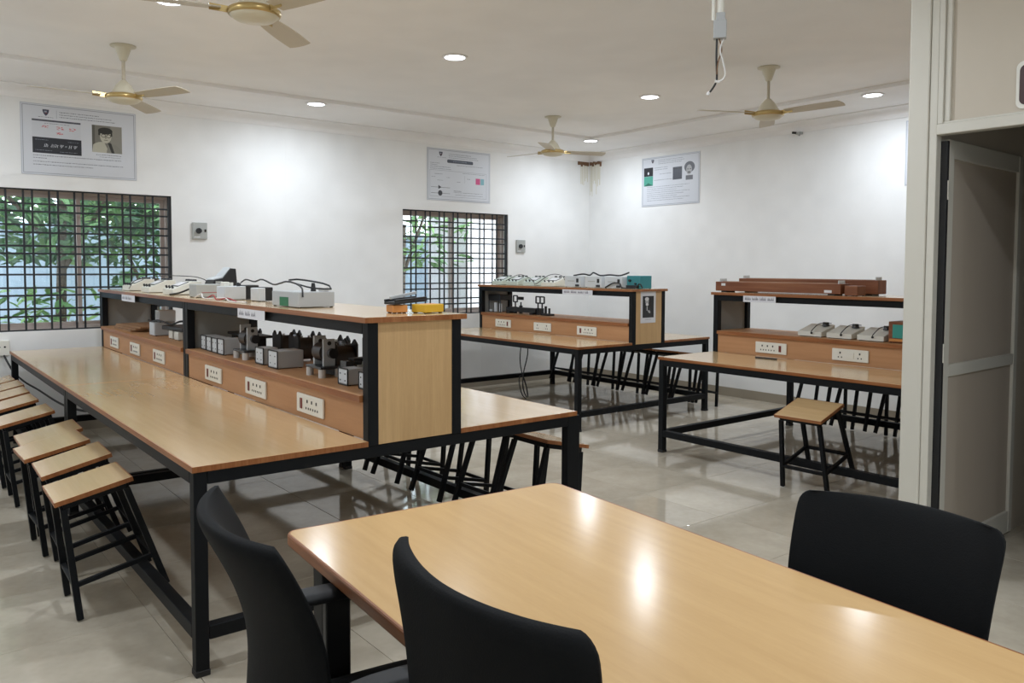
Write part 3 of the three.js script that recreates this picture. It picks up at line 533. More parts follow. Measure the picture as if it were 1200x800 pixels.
{
  const t = box('power_supply', 'grey power supply box with a black end in front of the black hood', 'power supply', [1.70, S1, -5.36], [0.19, 0.085, 0.15], M.greybox); mesh('end_cap', rb(0.088, 0.13, 0.004, 0.088, -0.076, 0.076, 0.004), M.black, t); mesh('sticker', bx(-0.06, 0.05, 0.03, 0.034, 0.0745, 0.0756), M.redcable, t);
  const u = thing('lamp_hood', 'black wedge shaped lamp hood with a white sloping top', 'lamp hood', [1.86, S1, -5.62]);
  mesh('hood', extrude(outline([[-0.13, 0.0], [0.105, 0.0], [0.09, 0.185], [0.055, 0.188], [0.0, 0.12], [-0.06, 0.105], [-0.075, 0.07], [-0.13, 0.045]]), 0.17, 0.004).translate(0, 0, -0.085), M.black, u);
  mesh('sloping_top', extrude(outline([[0.052, 0.190], [0.058, 0.196], [-0.002, 0.132], [-0.06, 0.116], [-0.062, 0.109], [0.0, 0.122]]), 0.15).translate(0, 0, -0.075), M.whitebox, u);
  mesh('vent', bx(-0.05, -0.005, 0.07, 0.1, 0.0845, 0.0865), M.greybox, u);
  const v = box('power_supply', 'white supply box with plugs on top, next to the black hood', 'power supply', [1.685, S1, -4.87], [0.13, 0.082, 0.14], M.whitebox); mesh('heat_sink', rb(0.065, 0.145, 0.004, 0.088, -0.07, 0.07, 0.004), M.black, v); mesh('plug', [rb(-0.055, -0.015, 0.08, 0.108, -0.03, 0.02, 0.006, 2), rod([0, 0.08, 0], [0, 0.104, 0], 0.012)], M.plate, v); mesh('terminal', [rod([0.03, 0.08, 0.03], [0.03, 0.104, 0.03], 0.009), rod([0.05, 0.08, 0.0], [0.05, 0.1, 0.0], 0.009)], M.dial, v);
  const w = box('power_supply', 'pale narrow box with black vented end left of the big grey box', 'power supply', [1.732, S1, -4.56], [0.044, 0.078, 0.12], M.whitebox); mesh('vented_end', rb(0.022, 0.066, 0.004, 0.082, -0.06, 0.06, 0.004), M.black, w);
  const b = box('power_supply', 'long grey instrument box with a green sticker on the nearest shelf', 'power supply', [1.695, S1, -3.855], [0.19, 0.078, 0.33], M.silver); mesh('sticker', bx(-0.0965, -0.0945, 0.006, 0.05, -0.063, 0.045), M.green, b, 'green sticker'); mesh('plug', [rod([0.03, 0.078, 0.06], [0.03, 0.12, 0.06], 0.014, 0.008)], M.black, b); mesh('connector', rb(0.06, 0.1, 0.078, 0.1, 0.05, 0.1, 0.005), M.whitecable, b);
  const y = S1 + 0.085;
  lead('mains_lead', 'black mains lead coiled on the long grey box', [[1.62, y - 0.03, -3.683], [1.622, y + 0.004, -3.69], [1.65, y + 0.025, -3.80], [1.66, y + 0.045, -3.95], [1.72, y + 0.05, -3.95], [1.78, y + 0.03, -3.78], [1.79, y + 0.008, -3.72], [1.74, y + 0.006, -3.70], [1.68, y + 0.014, -3.74], [1.64, y + 0.04, -3.9], [1.66, y + 0.03, -4.05], [1.68, y + 0.02, -4.2], [1.68, y + 0.045, -4.36], [1.69, y + 0.03, -4.5], [1.70, y + 0.04, -4.66], [1.72, y + 0.02, -4.8]], M.cable, 0.0045);
  lead('mains_lead', 'black lead running down the black hood to the cream meters', [[1.75, S1 + 0.06, -5.60], [1.68, S1 + 0.05, -5.64], [1.62, S1 + 0.02, -5.70], [1.60, S1 + 0.006, -5.85]], M.cable, 0.006);
  lead('test_lead', 'tangled red and pale leads lying on the nearest shelf edge', [[1.56, S1 + 0.006, -4.95], [1.57, S1 + 0.03, -4.85], [1.55, S1 + 0.008, -4.72], [1.57, S1 + 0.02, -4.6], [1.56, S1 + 0.006, -4.42]], M.redcable, 0.004);
  lead('test_lead', 'white lead lying beside the red lead on the shelf edge', [[1.57, S1 + 0.006, -5.2], [1.58, S1 + 0.03, -5.1], [1.56, S1 + 0.008, -4.98], [1.57, S1 + 0.02, -4.66], [1.555, S1 + 0.006, -4.52], [1.57, S1 + 0.006, -4.3]], M.whitecable, 0.004);
  // near end: yellow and orange boxes with a black tray on them
  const e1 = box('tool_box', 'small yellow box at the near end of the left shelf', 'box', [1.905, S1, -3.01], [0.11, 0.04, 0.09], M.yellow, null, 0.2); mesh('lid_label', bx(-0.035, 0.045, 0.04, 0.0408, -0.03, 0.03), M.orange, e1);
  box('tool_box', 'small orange box left of the yellow box', 'box', [1.79, S1, -3.08], [0.07, 0.036, 0.08], M.orange, null, -0.15);
  const tr = thing('instrument_tray', 'black tray lying tilted on the yellow and orange boxes', 'tray', [1.835, S1 + 0.044, -3.08], 0.15); tr.rotation.z = 0.06;
  mesh('tray', [rb(-0.09, 0.09, 0, 0.012, -0.04, 0.04, 0.003), rb(-0.09, 0.09, 0.012, 0.022, 0.03, 0.04, 0.003), rb(-0.09, 0.09, 0.012, 0.022, -0.04, -0.03, 0.003)], M.black, tr);
  mesh('handle', bar([-0.085, 0.028, 0.0], [0.06, 0.04, 0.0], 0.012), M.silver, tr);
}
// --- lower shelf of the nearest bench
const gb = 'small grey boxes on the nearest lower shelf';
function greyUnit(label, x, z, [w, h, d], turn = 0) {
  const t = box('resistance_box', label, 'box', [x, L1, z], [w, h, d], M.silver, gb, turn);
  mesh('front_panel', [rb(-w / 2 - 0.002, -w / 2 + 0.001, 0.01, h - 0.006, -d / 2 + 0.005, d / 2 - 0.005, 0.001)], M.whitebox, t);
  mesh('frame_edge', [bar([-w / 2 - 0.001, h, -d / 2], [-w / 2 - 0.001, h, d / 2], 0.005), bar([-w / 2 - 0.001, 0.004, -d / 2], [-w / 2 - 0.001, 0.004, d / 2], 0.005), bar([-w / 2 - 0.001, 0.004, d / 2], [-w / 2 - 0.001, h, d / 2], 0.005), bar([-w / 2 - 0.001, 0.004, -d / 2], [-w / 2 - 0.001, h, -d / 2], 0.005)], M.black, t);
  mesh('pin_holes', [-0.25, 0.25].map((a) => [0.3, 0.7].map((b) => bx(-w / 2 - 0.0035, -w / 2, b * h - 0.003, b * h + 0.003, a * d - 0.003, a * d + 0.003))), M.hole, t);
  return t;
}
greyUnit('grey box at the far end of the nearest lower shelf', 1.65, -5.15, [0.09, 0.09, 0.09]);
greyUnit('second grey box from the far end of the nearest lower shelf', 1.645, -5.03, [0.09, 0.09, 0.09]);
greyUnit('third grey box from the far end of the nearest lower shelf', 1.645, -4.91, [0.10, 0.09, 0.09]);
greyUnit('fourth grey box of the far row, in front of the first coil stand', 1.65, -4.785, [0.12, 0.095, 0.10]);
greyUnit('grey box between the two coil stands, left of the wide one', 1.64, -4.20, [0.08, 0.09, 0.11]);
greyUnit('wide grey box in the middle of the nearest lower shelf', 1.66, -3.99, [0.14, 0.092, 0.12]);
greyUnit('small grey box near the front post of the nearest bench', 1.65, -3.24, [0.08, 0.075, 0.09]);
greyUnit('small grey box half hidden by the front post of the nearest bench', 1.66, -3.06, [0.09, 0.075, 0.08]);
function coilStand(label, x, z, k = 1) {
  const t = thing('coil_stand', label, 'coil stand', [x, L1, z], 0, 'coil stands on the nearest lower shelf');
  mesh('base_plate', rb(-0.06 * k, 0.06 * k, 0.04, 0.052, -0.09 * k, 0.09 * k, 0.003), M.dial, t);
  for (const a of [-1, 1]) for (const b of [-1, 1]) mesh('foot', rod([a * 0.045 * k, 0, b * 0.07 * k], [a * 0.045 * k, 0.04, b * 0.07 * k], 0.018 * k, 0.018 * k, 16), M.cork, t);
  const up = mesh('upright', rb(-0.03, 0.03, 0.052, 0.19, -0.062 * k, -0.045 * k, 0.002), M.silver, t); mesh('slot', [rod([0, 0.165, -0.064 * k], [0, 0.165, -0.043 * k], 0.01), rod([0, 0.085, -0.064 * k], [0, 0.085, -0.043 * k], 0.007)], M.hole, up);
  const u2 = mesh('upright', rb(-0.03, 0.03, 0.052, 0.18, 0.045 * k, 0.06 * k, 0.002), M.silver, t); mesh('slot', rod([0, 0.16, 0.043 * k], [0, 0.16, 0.062 * k], 0.01), M.hole, u2);
  mesh('coil', [rod([0, 0.115, -0.045 * k], [0, 0.115, 0.045 * k], 0.045, 0.045, 24)], M.spool, t);
  mesh('axle', rod([0, 0.115, -0.085 * k], [0, 0.115, 0.09 * k], 0.009), M.steel, t);
  mesh('adjusting_knob', [rod([0, 0.115, 0.085 * k], [0, 0.115, 0.11 * k], 0.024, 0.024, 20)], M.black, t);
  return t;
}
function bigCoil(label, x, y, z, r = 0.06, len = 0.12, turn = 0) {
  const t = thing('wire_coil', label, 'coil', [x, y, z], turn, 'black coils with square flanges');
  for (const s of [-1, 1]) mesh('flange', [extrude(outline([[-r, 0], [r, 0], [r, 2.1 * r], [r * 0.62, 2.45 * r], [r * 0.3, 2.1 * r], [-r * 0.3, 2.1 * r], [-r * 0.62, 2.45 * r], [-r, 2.1 * r]]), 0.012, 0.002).rotateY(Math.PI / 2).translate(s * (len / 2 - 0.006) - 0.006, 0, 0)], M.black, t);
  mesh('winding', rod([-len / 2 + 0.008, r * 1.08, 0], [len / 2 - 0.008, r * 1.08, 0], r * 0.92, r * 0.92, 28), M.spool, t);
  mesh('terminal', [rod([-0.02, r * 1.9, 0], [-0.02, r * 2.15, 0], 0.006), rod([0.02, r * 1.9, 0], [0.02, r * 2.15, 0], 0.006)], M.steel, t);
  return t;
}
coilStand('coil stand with grey uprights under the white label of the nearest bench', 1.66, -4.52, 1);
coilStand('coil stand nearest the camera, in front of the front box', 1.68, -3.58, 0.95);
bigCoil('large black coil at the back under the white label', 1.88, L1, -4.50, 0.062, 0.13);
bigCoil('large black coil behind the wide grey box', 1.86, L1, -4.20, 0.066, 0.14);
bigCoil('large black coil behind the second coil stand', 1.87, L1, -3.88, 0.066, 0.14);
bigCoil('tall black coil next to the second coil stand', 1.78, L1 + 0.0, -3.62, 0.068, 0.13, 0.1);
box('control_box', 'beige box behind the front post carrying a small black coil', 'box', [1.86, L1, -3.34], [0.18, 0.095, 0.16], M.creambox);
bigCoil('small black coil lying on the beige box', 1.85, L1 + 0.095, -3.34, 0.045, 0.14);
{
  const t = thing('slide_clamp', 'black slide clamp with a green top beside the front small box', 'clamp', [1.70, L1, -3.38]);
  mesh('column', [rb(-0.02, 0.02, 0, 0.09, -0.03, 0.03, 0.003), rod([0.02, 0.08, 0], [0.07, 0.08, 0], 0.014)], M.dial, t); mesh('foot', rod([-0.03, 0, 0.02], [-0.03, 0.06, 0.02], 0.016), M.cork, t); mesh('top_bar', rb(0.02, 0.11, 0.085, 0.10, -0.03, 0.03, 0.003), M.black, t);
  const r = thing('clamp_rail', 'black rail with knurled knobs behind the far grey boxes', 'rail', [1.80, L1, -4.82]);
  mesh('rail', rb(-0.05, 0.06, 0.095, 0.11, -0.32, 0.16, 0.003), M.black, r); mesh('support', [rb(-0.03, 0.03, 0, 0.095, -0.3, -0.26, 0.003), rb(-0.03, 0.03, 0, 0.095, 0.09, 0.13, 0.003)], M.dial, r);
  for (const z of [-0.16, 0.02]) mesh('knob', rod([0, 0.11, z], [0, 0.15, z], 0.012, 0.016, 14), M.dial, r);
  bigCoil('black coil at the far end of the nearest lower shelf', 1.90, L1, -5.12, 0.05, 0.1);
}
// --- lower shelf of the bench under the window
for (let k = 0; k < 3; k++) { const b = tag(mesh('drawing_board', rb(-0.15, 0.15, 0, 0.014, -0.28, 0.28, 0.002), M.board), ['bottom', 'middle', 'top'][k] + ' brown board of the stack on the far lower shelf', 'board', 'stacked brown boards'); b.position.set(1.72 + 0.012 * k, L1 + 0.0145 * k, -7.12 + 0.03 * k); b.rotation.y = 0.05 * k; }
{
  const t = box('meter_case', 'grey case with a round green dial on the far lower shelf', 'meter', [1.70, L1, -6.42], [0.15, 0.10, 0.14], M.silver); mesh('dial', rod([-0.076, 0.05, 0.0], [-0.0735, 0.05, 0.0], 0.03, 0.03, 24), M.green, t); mesh('front_frame', rb(-0.079, -0.074, 0.006, 0.098, -0.066, 0.066, 0.001), M.whitebox, t);
  const u = box('meter_case', 'pale meter standing on the grey case with the green dial', 'meter', [1.72, L1 + 0.10, -6.42], [0.12, 0.09, 0.11], M.whitebox); mesh('window', bx(-0.0625, -0.059, 0.03, 0.08, -0.04, 0.04), M.silver, u);
  box('adapter_box', 'white upright box at the near end of the far lower shelf', 'box', [1.84, L1, -5.75], [0.07, 0.2, 0.09], M.whitebox);
  box('adapter_box', 'small pale box at the near end of the far lower shelf', 'box', [1.69, L1, -6.06], [0.07, 0.06, 0.09], M.creambox); box('adapter_box', 'second small pale box at the near end of the far lower shelf', 'box', [1.69, L1, -5.90], [0.08, 0.06, 0.1], M.creambox);
  const k = thing('black_tray', 'black tray of cables above the small pale boxes', 'tray', [1.73, L1 + 0.062, -6.0], 0.1); mesh('tray', [rb(-0.08, 0.12, 0, 0.03, -0.2, 0.18, 0.006)], M.black, k);
  lead('cable_bundle', 'black cable bundle looping over the far lower shelf boxes', [[1.68, L1 + 0.095, -6.75], [1.66, L1 + 0.10, -6.55], [1.64, L1 + 0.12, -6.3], [1.68, L1 + 0.1, -6.12], [1.70, L1 + 0.13, -5.95], [1.76, L1 + 0.12, -5.85], [1.72, L1 + 0.097, -5.84]], M.cable, 0.007);
}
// --- far middle bench, top shelf
const fg = 'pale green desk meters on the far middle shelf';
meter('pale green meter at the window end of the far middle shelf', [5.70, S1, -7.38], M.greenish, { w: 0.19, d: 0.19 }, fg);
meter('second pale green meter from the window on the far middle shelf', [5.70, S1, -7.10], M.greenish, { w: 0.2, d: 0.2 }, fg);
meter('third pale green meter from the window on the far middle shelf', [5.70, S1, -6.80], M.greenish, { w: 0.2, d: 0.2 }, fg);
meter('fourth desk meter, whiter, nearest the grey boxes on the far middle shelf', [5.70, S1, -6.47], M.creambox, { w: 0.22, d: 0.22 }, fg);
lead('meter_lead', 'thin lead looped over the far pale meters', [[5.60, S1 + 0.05, -7.2], [5.64, S1 + 0.12, -7.0], [5.62, S1 + 0.06, -6.75], [5.58, S1 + 0.02, -6.66], [5.64, S1 + 0.12, -6.5], [5.68, S1 + 0.115, -6.35], [5.66, S1 + 0.02, -6.24]], M.cable, 0.0035);
const pg = 'grey supply boxes on the far middle shelf';
for (const [z, l] of [[-6.10, 'left grey supply box of three on the far middle shelf'], [-5.80, 'middle grey supply box of three on the far middle shelf'], [-5.52, 'right grey supply box of three, touching the teal box']]) {
  const t = box('supply_box', l, 'power supply', [5.68, S1, z], [0.15, 0.115, 0.235], M.whitebox, pg); mesh('name_strip', bx(-0.0765, -0.074, 0.06, 0.068, -0.07, 0.03), M.greybox, t); mesh('connector', [rb(-0.08, -0.072, 0.05, 0.09, 0.06, 0.09, 0.002), rb(-0.085, -0.072, 0.01, 0.03, 0.05, 0.1, 0.003)], M.black, t);
}
{ const t = box('supply_box', 'teal blue supply box at the near end of the far middle shelf', 'power supply', [5.72, S1, -5.285], [0.16, 0.125, 0.17], M.teal); mesh('knob', [rod([-0.08, 0.08, -0.04], [-0.1, 0.08, -0.04], 0.012), rod([-0.08, 0.05, 0.03], [-0.095, 0.05, 0.03], 0.01)], M.dial, t); mesh('plug', rb(-0.10, -0.078, 0.01, 0.035, -0.08, 0.07, 0.004), M.black, t); }
lead('mains_lead', 'black mains lead lying on the three grey supply boxes', [[5.64, S1 + 0.118, -6.12], [5.66, S1 + 0.135, -6.0], [5.66, S1 + 0.125, -5.9], [5.67, S1 + 0.15, -5.86], [5.66, S1 + 0.123, -5.75], [5.66, S1 + 0.13, -5.62], [5.67, S1 + 0.124, -5.5], [5.67, S1 + 0.14, -5.42], [5.68, S1 + 0.155, -5.38]], M.cable, 0.008);
lead('mains_lead', 'black lead coiled in front of the teal box', [[5.60, S1 + 0.008, -5.62], [5.58, S1 + 0.05, -5.5], [5.59, S1 + 0.05, -5.42], [5.57, S1 + 0.01, -5.36], [5.59, S1 + 0.012, -5.22], [5.60, S1 + 0.05, -5.17], [5.62, S1 + 0.01, -5.15]], M.cable, 0.007);
// --- far middle bench, lower shelf: wire cage and optical bench
{
  const t = thing('specimen_cage', 'black wire cage with a dark box on top on the far middle lower shelf', 'cage', [5.72, L1, -7.48]);
  mesh('cage_frame', [[-1, -1], [-1, 1], [1, -1], [1, 1]].map(([a, b]) => bar([a * 0.07, 0, b * 0.11], [a * 0.07, 0.14, b * 0.11], 0.008)).concat([bar([-0.07, 0.14, -0.11], [-0.07, 0.14, 0.11], 0.008), bar([0.07, 0.14, -0.11], [0.07, 0.14, 0.11], 0.008), bar([-0.07, 0.004, -0.11], [-0.07, 0.004, 0.11], 0.008), bar([0.07, 0.004, -0.11], [0.07, 0.004, 0.11], 0.008)]), M.dial, t);
  mesh('dark_box', rb(-0.08, 0.08, 0.144, 0.205, -0.11, 0.12, 0.004), M.black, t); mesh('glass_vials', [rod([-0.03, 0.006, -0.03], [-0.03, 0.11, -0.03], 0.02), rod([-0.02, 0.006, 0.05], [-0.02, 0.1, 0.05], 0.018), rod([-0.05, 0.006, -0.1], [-0.05, 0.03, -0.1], 0.018)], M.whitebox, t);
  const o = thing('optical_bench', 'black optical bench rail with square lens holders', 'optical bench', [5.72, L1, -6.98]);
  mesh('rail', [rb(-0.045, 0.045, 0.018, 0.07, -0.32, 0.2, 0.006), rb(-0.06, 0.06, 0, 0.018, -0.3, -0.24, 0.003), rb(-0.06, 0.06, 0, 0.018, 0.12, 0.18, 0.003)], M.black, o);
  for (const [z, sq] of [[-0.2, 1], [-0.1, 0], [0.2, 2], [0.27, 1]]) {
    const q = mesh('holder', [rod([0, 0.0, z], [0, 0.13, z], 0.008), rod([0, 0.0, z], [0, sq ? 0.075 : 0.09, z], 0.02)], M.black, o);
    if (sq) mesh('lens_frame', [bar([-0.0, 0.13, z - 0.035], [0, 0.13, z + 0.035], 0.013), bar([0, 0.2, z - 0.035], [0, 0.2, z + 0.035], 0.013), bar([0, 0.13, z - 0.035], [0, 0.2, z - 0.035], 0.013), bar([0, 0.13, z + 0.035], [0, 0.2, z + 0.035], 0.013)], M.black, q); else mesh('pointer', rb(-0.01, 0.01, 0.155, 0.19, z - 0.04, z + 0.04, 0.002), M.black, q);
  }
  const s = thing('slit_stand', 'small black slit stand at the end of the optical bench', 'stand', [5.72, L1, -6.62]); mesh('stand', [rb(-0.04, 0.04, 0, 0.02, -0.07, 0.07, 0.004), rod([0, 0.02, -0.03], [0, 0.1, -0.03], 0.014), rod([0, 0.02, 0.03], [0, 0.08, 0.03], 0.012)], M.black, s);
}
lead('hanging_cable', 'black cable hanging in a loop under the far middle bench', [[5.3, 0.69, -6.55], [5.29, 0.5, -6.56], [5.3, 0.36, -6.54], [5.33, 0.2, -6.5], [5.31, 0.09, -6.46], [5.27, 0.14, -6.5], [5.27, 0.28, -6.55], [5.31, 0.34, -6.55], [5.33, 0.22, -6.5], [5.3, 0.1, -6.44], [5.27, 0.2, -6.48], [5.29, 0.36, -6.5], [5.31, 0.55, -6.46], [5.3, 0.69, -6.45]], M.cable, 0.006);
// --- right bench
function woodCase(label, [x, y, z], [w, h, d], turn, extra) {
  const t = thing('wire_bridge_box', label, 'wooden box', [x, y, z], turn, 'long brown wooden wire bridge boxes');
  mesh('body', rb(-w / 2, w / 2, 0.012, h, -d / 2, d / 2, 0.004, 2), M.darkwood, t); for (const s of [-1, 1]) mesh('foot', rb(-w / 2 + 0.01, w / 2 - 0.01, 0, 0.012, s * (d / 2 - 0.08) - 0.03, s * (d / 2 - 0.08) + 0.03, 0.003), M.black, t);
  mesh('scale_strip', bx(-w / 2 + 0.02, w / 2 - 0.02, h, h + 0.003, -d / 2 + 0.06, d / 2 - 0.06), M.board, t);
  for (let k = 0; k < 4; k++) mesh('terminal', [rod([-w / 2 + 0.03 + (w - 0.06) * k / 3, h, -d / 2 + 0.03], [-w / 2 + 0.03 + (w - 0.06) * k / 3, h + 0.024, -d / 2 + 0.03], 0.008, 0.006, 10)], M.steel, t);
  for (let k = 0; k < 4; k++) mesh('terminal', [rod([-w / 2 + 0.03 + (w - 0.06) * k / 3, h, d / 2 - 0.03], [-w / 2 + 0.03 + (w - 0.06) * k / 3, h + 0.024, d / 2 - 0.03], 0.008, 0.006, 10)], M.steel, t);
  if (extra) mesh('paper_tag', [bx(-w / 2 - 0.0015, -w / 2, 0.055, 0.075, -d / 2 + 0.06, -d / 2 + 0.1), bx(-w / 2 - 0.0015, -w / 2, 0.02, 0.04, d / 2 - 0.13, d / 2 - 0.07)], M.paper, t);
  return t;
}
woodCase('front long brown wooden box on the right top shelf', [5.61, S1, -3.70], [0.13, 0.088, 1.12], 0, true);
woodCase('rear long brown wooden box on the right top shelf', [5.83, S1, -3.58], [0.13, 0.115, 1.2], 0.02, false);
box('key_box', 'small brown wooden box at the near end of the front long box', 'wooden box', [5.62, S1, -3.07], [0.12, 0.075, 0.1], M.darkwood);
const rg = 'white sloped meters on the right lower shelf';
for (const [z, l] of [[-3.42, 'left white sloped meter of three on the right lower shelf'], [-3.18, 'middle white sloped meter of three on the right lower shelf'], [-2.94, 'right white sloped meter of three next to the wooden box']]) {
  const t = thing('desk_meter', l, 'meter', [5.70, L1, z], 0, rg);
  const w = 0.2, d = 0.19;
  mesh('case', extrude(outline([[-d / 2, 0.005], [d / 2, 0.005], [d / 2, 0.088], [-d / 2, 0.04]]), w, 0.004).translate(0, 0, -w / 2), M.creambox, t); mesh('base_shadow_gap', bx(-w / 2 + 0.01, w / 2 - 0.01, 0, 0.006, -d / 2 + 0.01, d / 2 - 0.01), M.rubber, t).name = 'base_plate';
  mesh('knob', rod([0.05, 0.078, 0.05], [0.05, 0.108, 0.05], 0.028, 0.022, 18), M.dial, t); mesh('jack', rod([-w / 2 - 0.004, 0.03, 0.02], [-w / 2 + 0.01, 0.03, 0.02], 0.008, 0.008, 10), M.dial, t);
  mesh('lead', tube([[-w / 2 - 0.003, 0.03, 0.02], [-w / 2 - 0.012, 0.05, 0.03], [-0.06, 0.095, 0.05], [0.0, 0.104, 0.06], [0.06, 0.1, 0.09]], 0.003), M.cable, t);
}
{ const t = box('oscilloscope', 'wooden cased box with a teal screen beside the partition post', 'instrument', [5.70, L1, -2.72], [0.18, 0.15, 0.18], M.darkwood); mesh('screen', rb(-0.094, -0.088, 0.035, 0.13, -0.06, 0.07, 0.002), M.tealscreen, t); mesh('bezel', [bx(-0.096, -0.089, 0.012, 0.03, -0.08, 0.08)], M.orange, t); }
{ const t = tag(mesh('pen', rod([0, 0.006, -0.09], [0, 0.006, 0.09], 0.006, 0.006, 10), M.black), 'black pen lying on the right bench below the socket plate', 'pen'); t.position.set(5.40, BT, -3.66); t.rotation.y = 0.1; }

// ---------------------------------------------------------------- meeting table and office chairs
{
  const t = thing('meeting_table', 'large wooden table with rounded corners in the foreground', 'table', [1.285, 0, -2.0], -4.2 * R);
  const W = 0.905, L = 2.3;                       // table runs from its far edge (z = 0) towards the camera
  const top = mesh('tabletop', extrude(roundRect(W - 0.016, L - 0.016, 0.03), 0.028).rotateX(Math.PI / 2).translate(0, 0.7602, L / 2), M.desk, t);
  const ring = roundRect(W, L, 0.038); ring.holes.push(roundRect(W - 0.0162, L - 0.0162, 0.03, THREE.Path));
  mesh('edge_band', new THREE.ExtrudeGeometry(ring, { depth: 0.018, bevelEnabled: true, bevelThickness: 0.006, bevelSize: 0.0055, bevelOffset: -0.0055, bevelSegments: 3, curveSegments: 8 }).rotateX(Math.PI / 2).translate(0, 0.754, L / 2), M.band, top);
  for (const x of [-W / 2 + 0.09, W / 2 - 0.09]) for (const z of [0.1, L - 0.1]) mesh('leg', rb(x - 0.034, x + 0.034, 0, 0.732, z - 0.034, z + 0.034, 0.005), M.frame, t);
  mesh('apron', [rb(-W / 2 + 0.1, W / 2 - 0.1, 0.67, 0.732, 0.085, 0.115, 0.004)], M.frame, t); mesh('apron', rb(-W / 2 + 0.1, W / 2 - 0.1, 0.67, 0.732, L - 0.115, L - 0.085, 0.004), M.frame, t);
  for (const s of [-1, 1]) mesh('apron', rb(s * (W / 2 - 0.09) - 0.015, s * (W / 2 - 0.09) + 0.015, 0.67, 0.732, 0.135, L - 0.135, 0.004), M.frame, t);
}
// a padded surface given by rows: f(s, t) -> centre point, thickness th(s, t) along direction n
function pad(f, n, th, nu, nv) {
  const pos = [], idx = [], row = nu + 1, per = row * (nv + 1);
  for (const side of [1, -1]) for (let j = 0; j <= nv; j++) for (let i = 0; i <= nu; i++) {
    const s = -1 + 2 * i / nu, t = j / nv, p = f(s, t), d = n(s, t), k = side * th(s, t) / 2; pos.push(p[0] + d[0] * k, p[1] + d[1] * k, p[2] + d[2] * k);
  }
  for (let side = 0; side < 2; side++) for (let j = 0; j < nv; j++) for (let i = 0; i < nu; i++) { const a = side * per + j * row + i, b = a + 1, c = a + row, d = c + 1; side ? idx.push(a, c, b, b, c, d) : idx.push(a, b, c, b, d, c); }
  const edge = []; for (let i = 0; i < nu; i++) edge.push([i, i + 1]); for (let j = 0; j < nv; j++) edge.push([j * row + nu, (j + 1) * row + nu]); for (let i = nu; i > 0; i--) edge.push([nv * row + i, nv * row + i - 1]); for (let j = nv; j > 0; j--) edge.push([j * row, (j - 1) * row]);
  for (const [a, b] of edge) idx.push(b, a, a + per, b, a + per, b + per);
  const g = new THREE.BufferGeometry(); g.setAttribute('position', new THREE.Float32BufferAttribute(pos, 3)); g.setAttribute('uv', new THREE.Float32BufferAttribute(new Float32Array(pos.length / 3 * 2), 2)); g.setIndex(idx); g.computeVertexNormals(); return g;
}
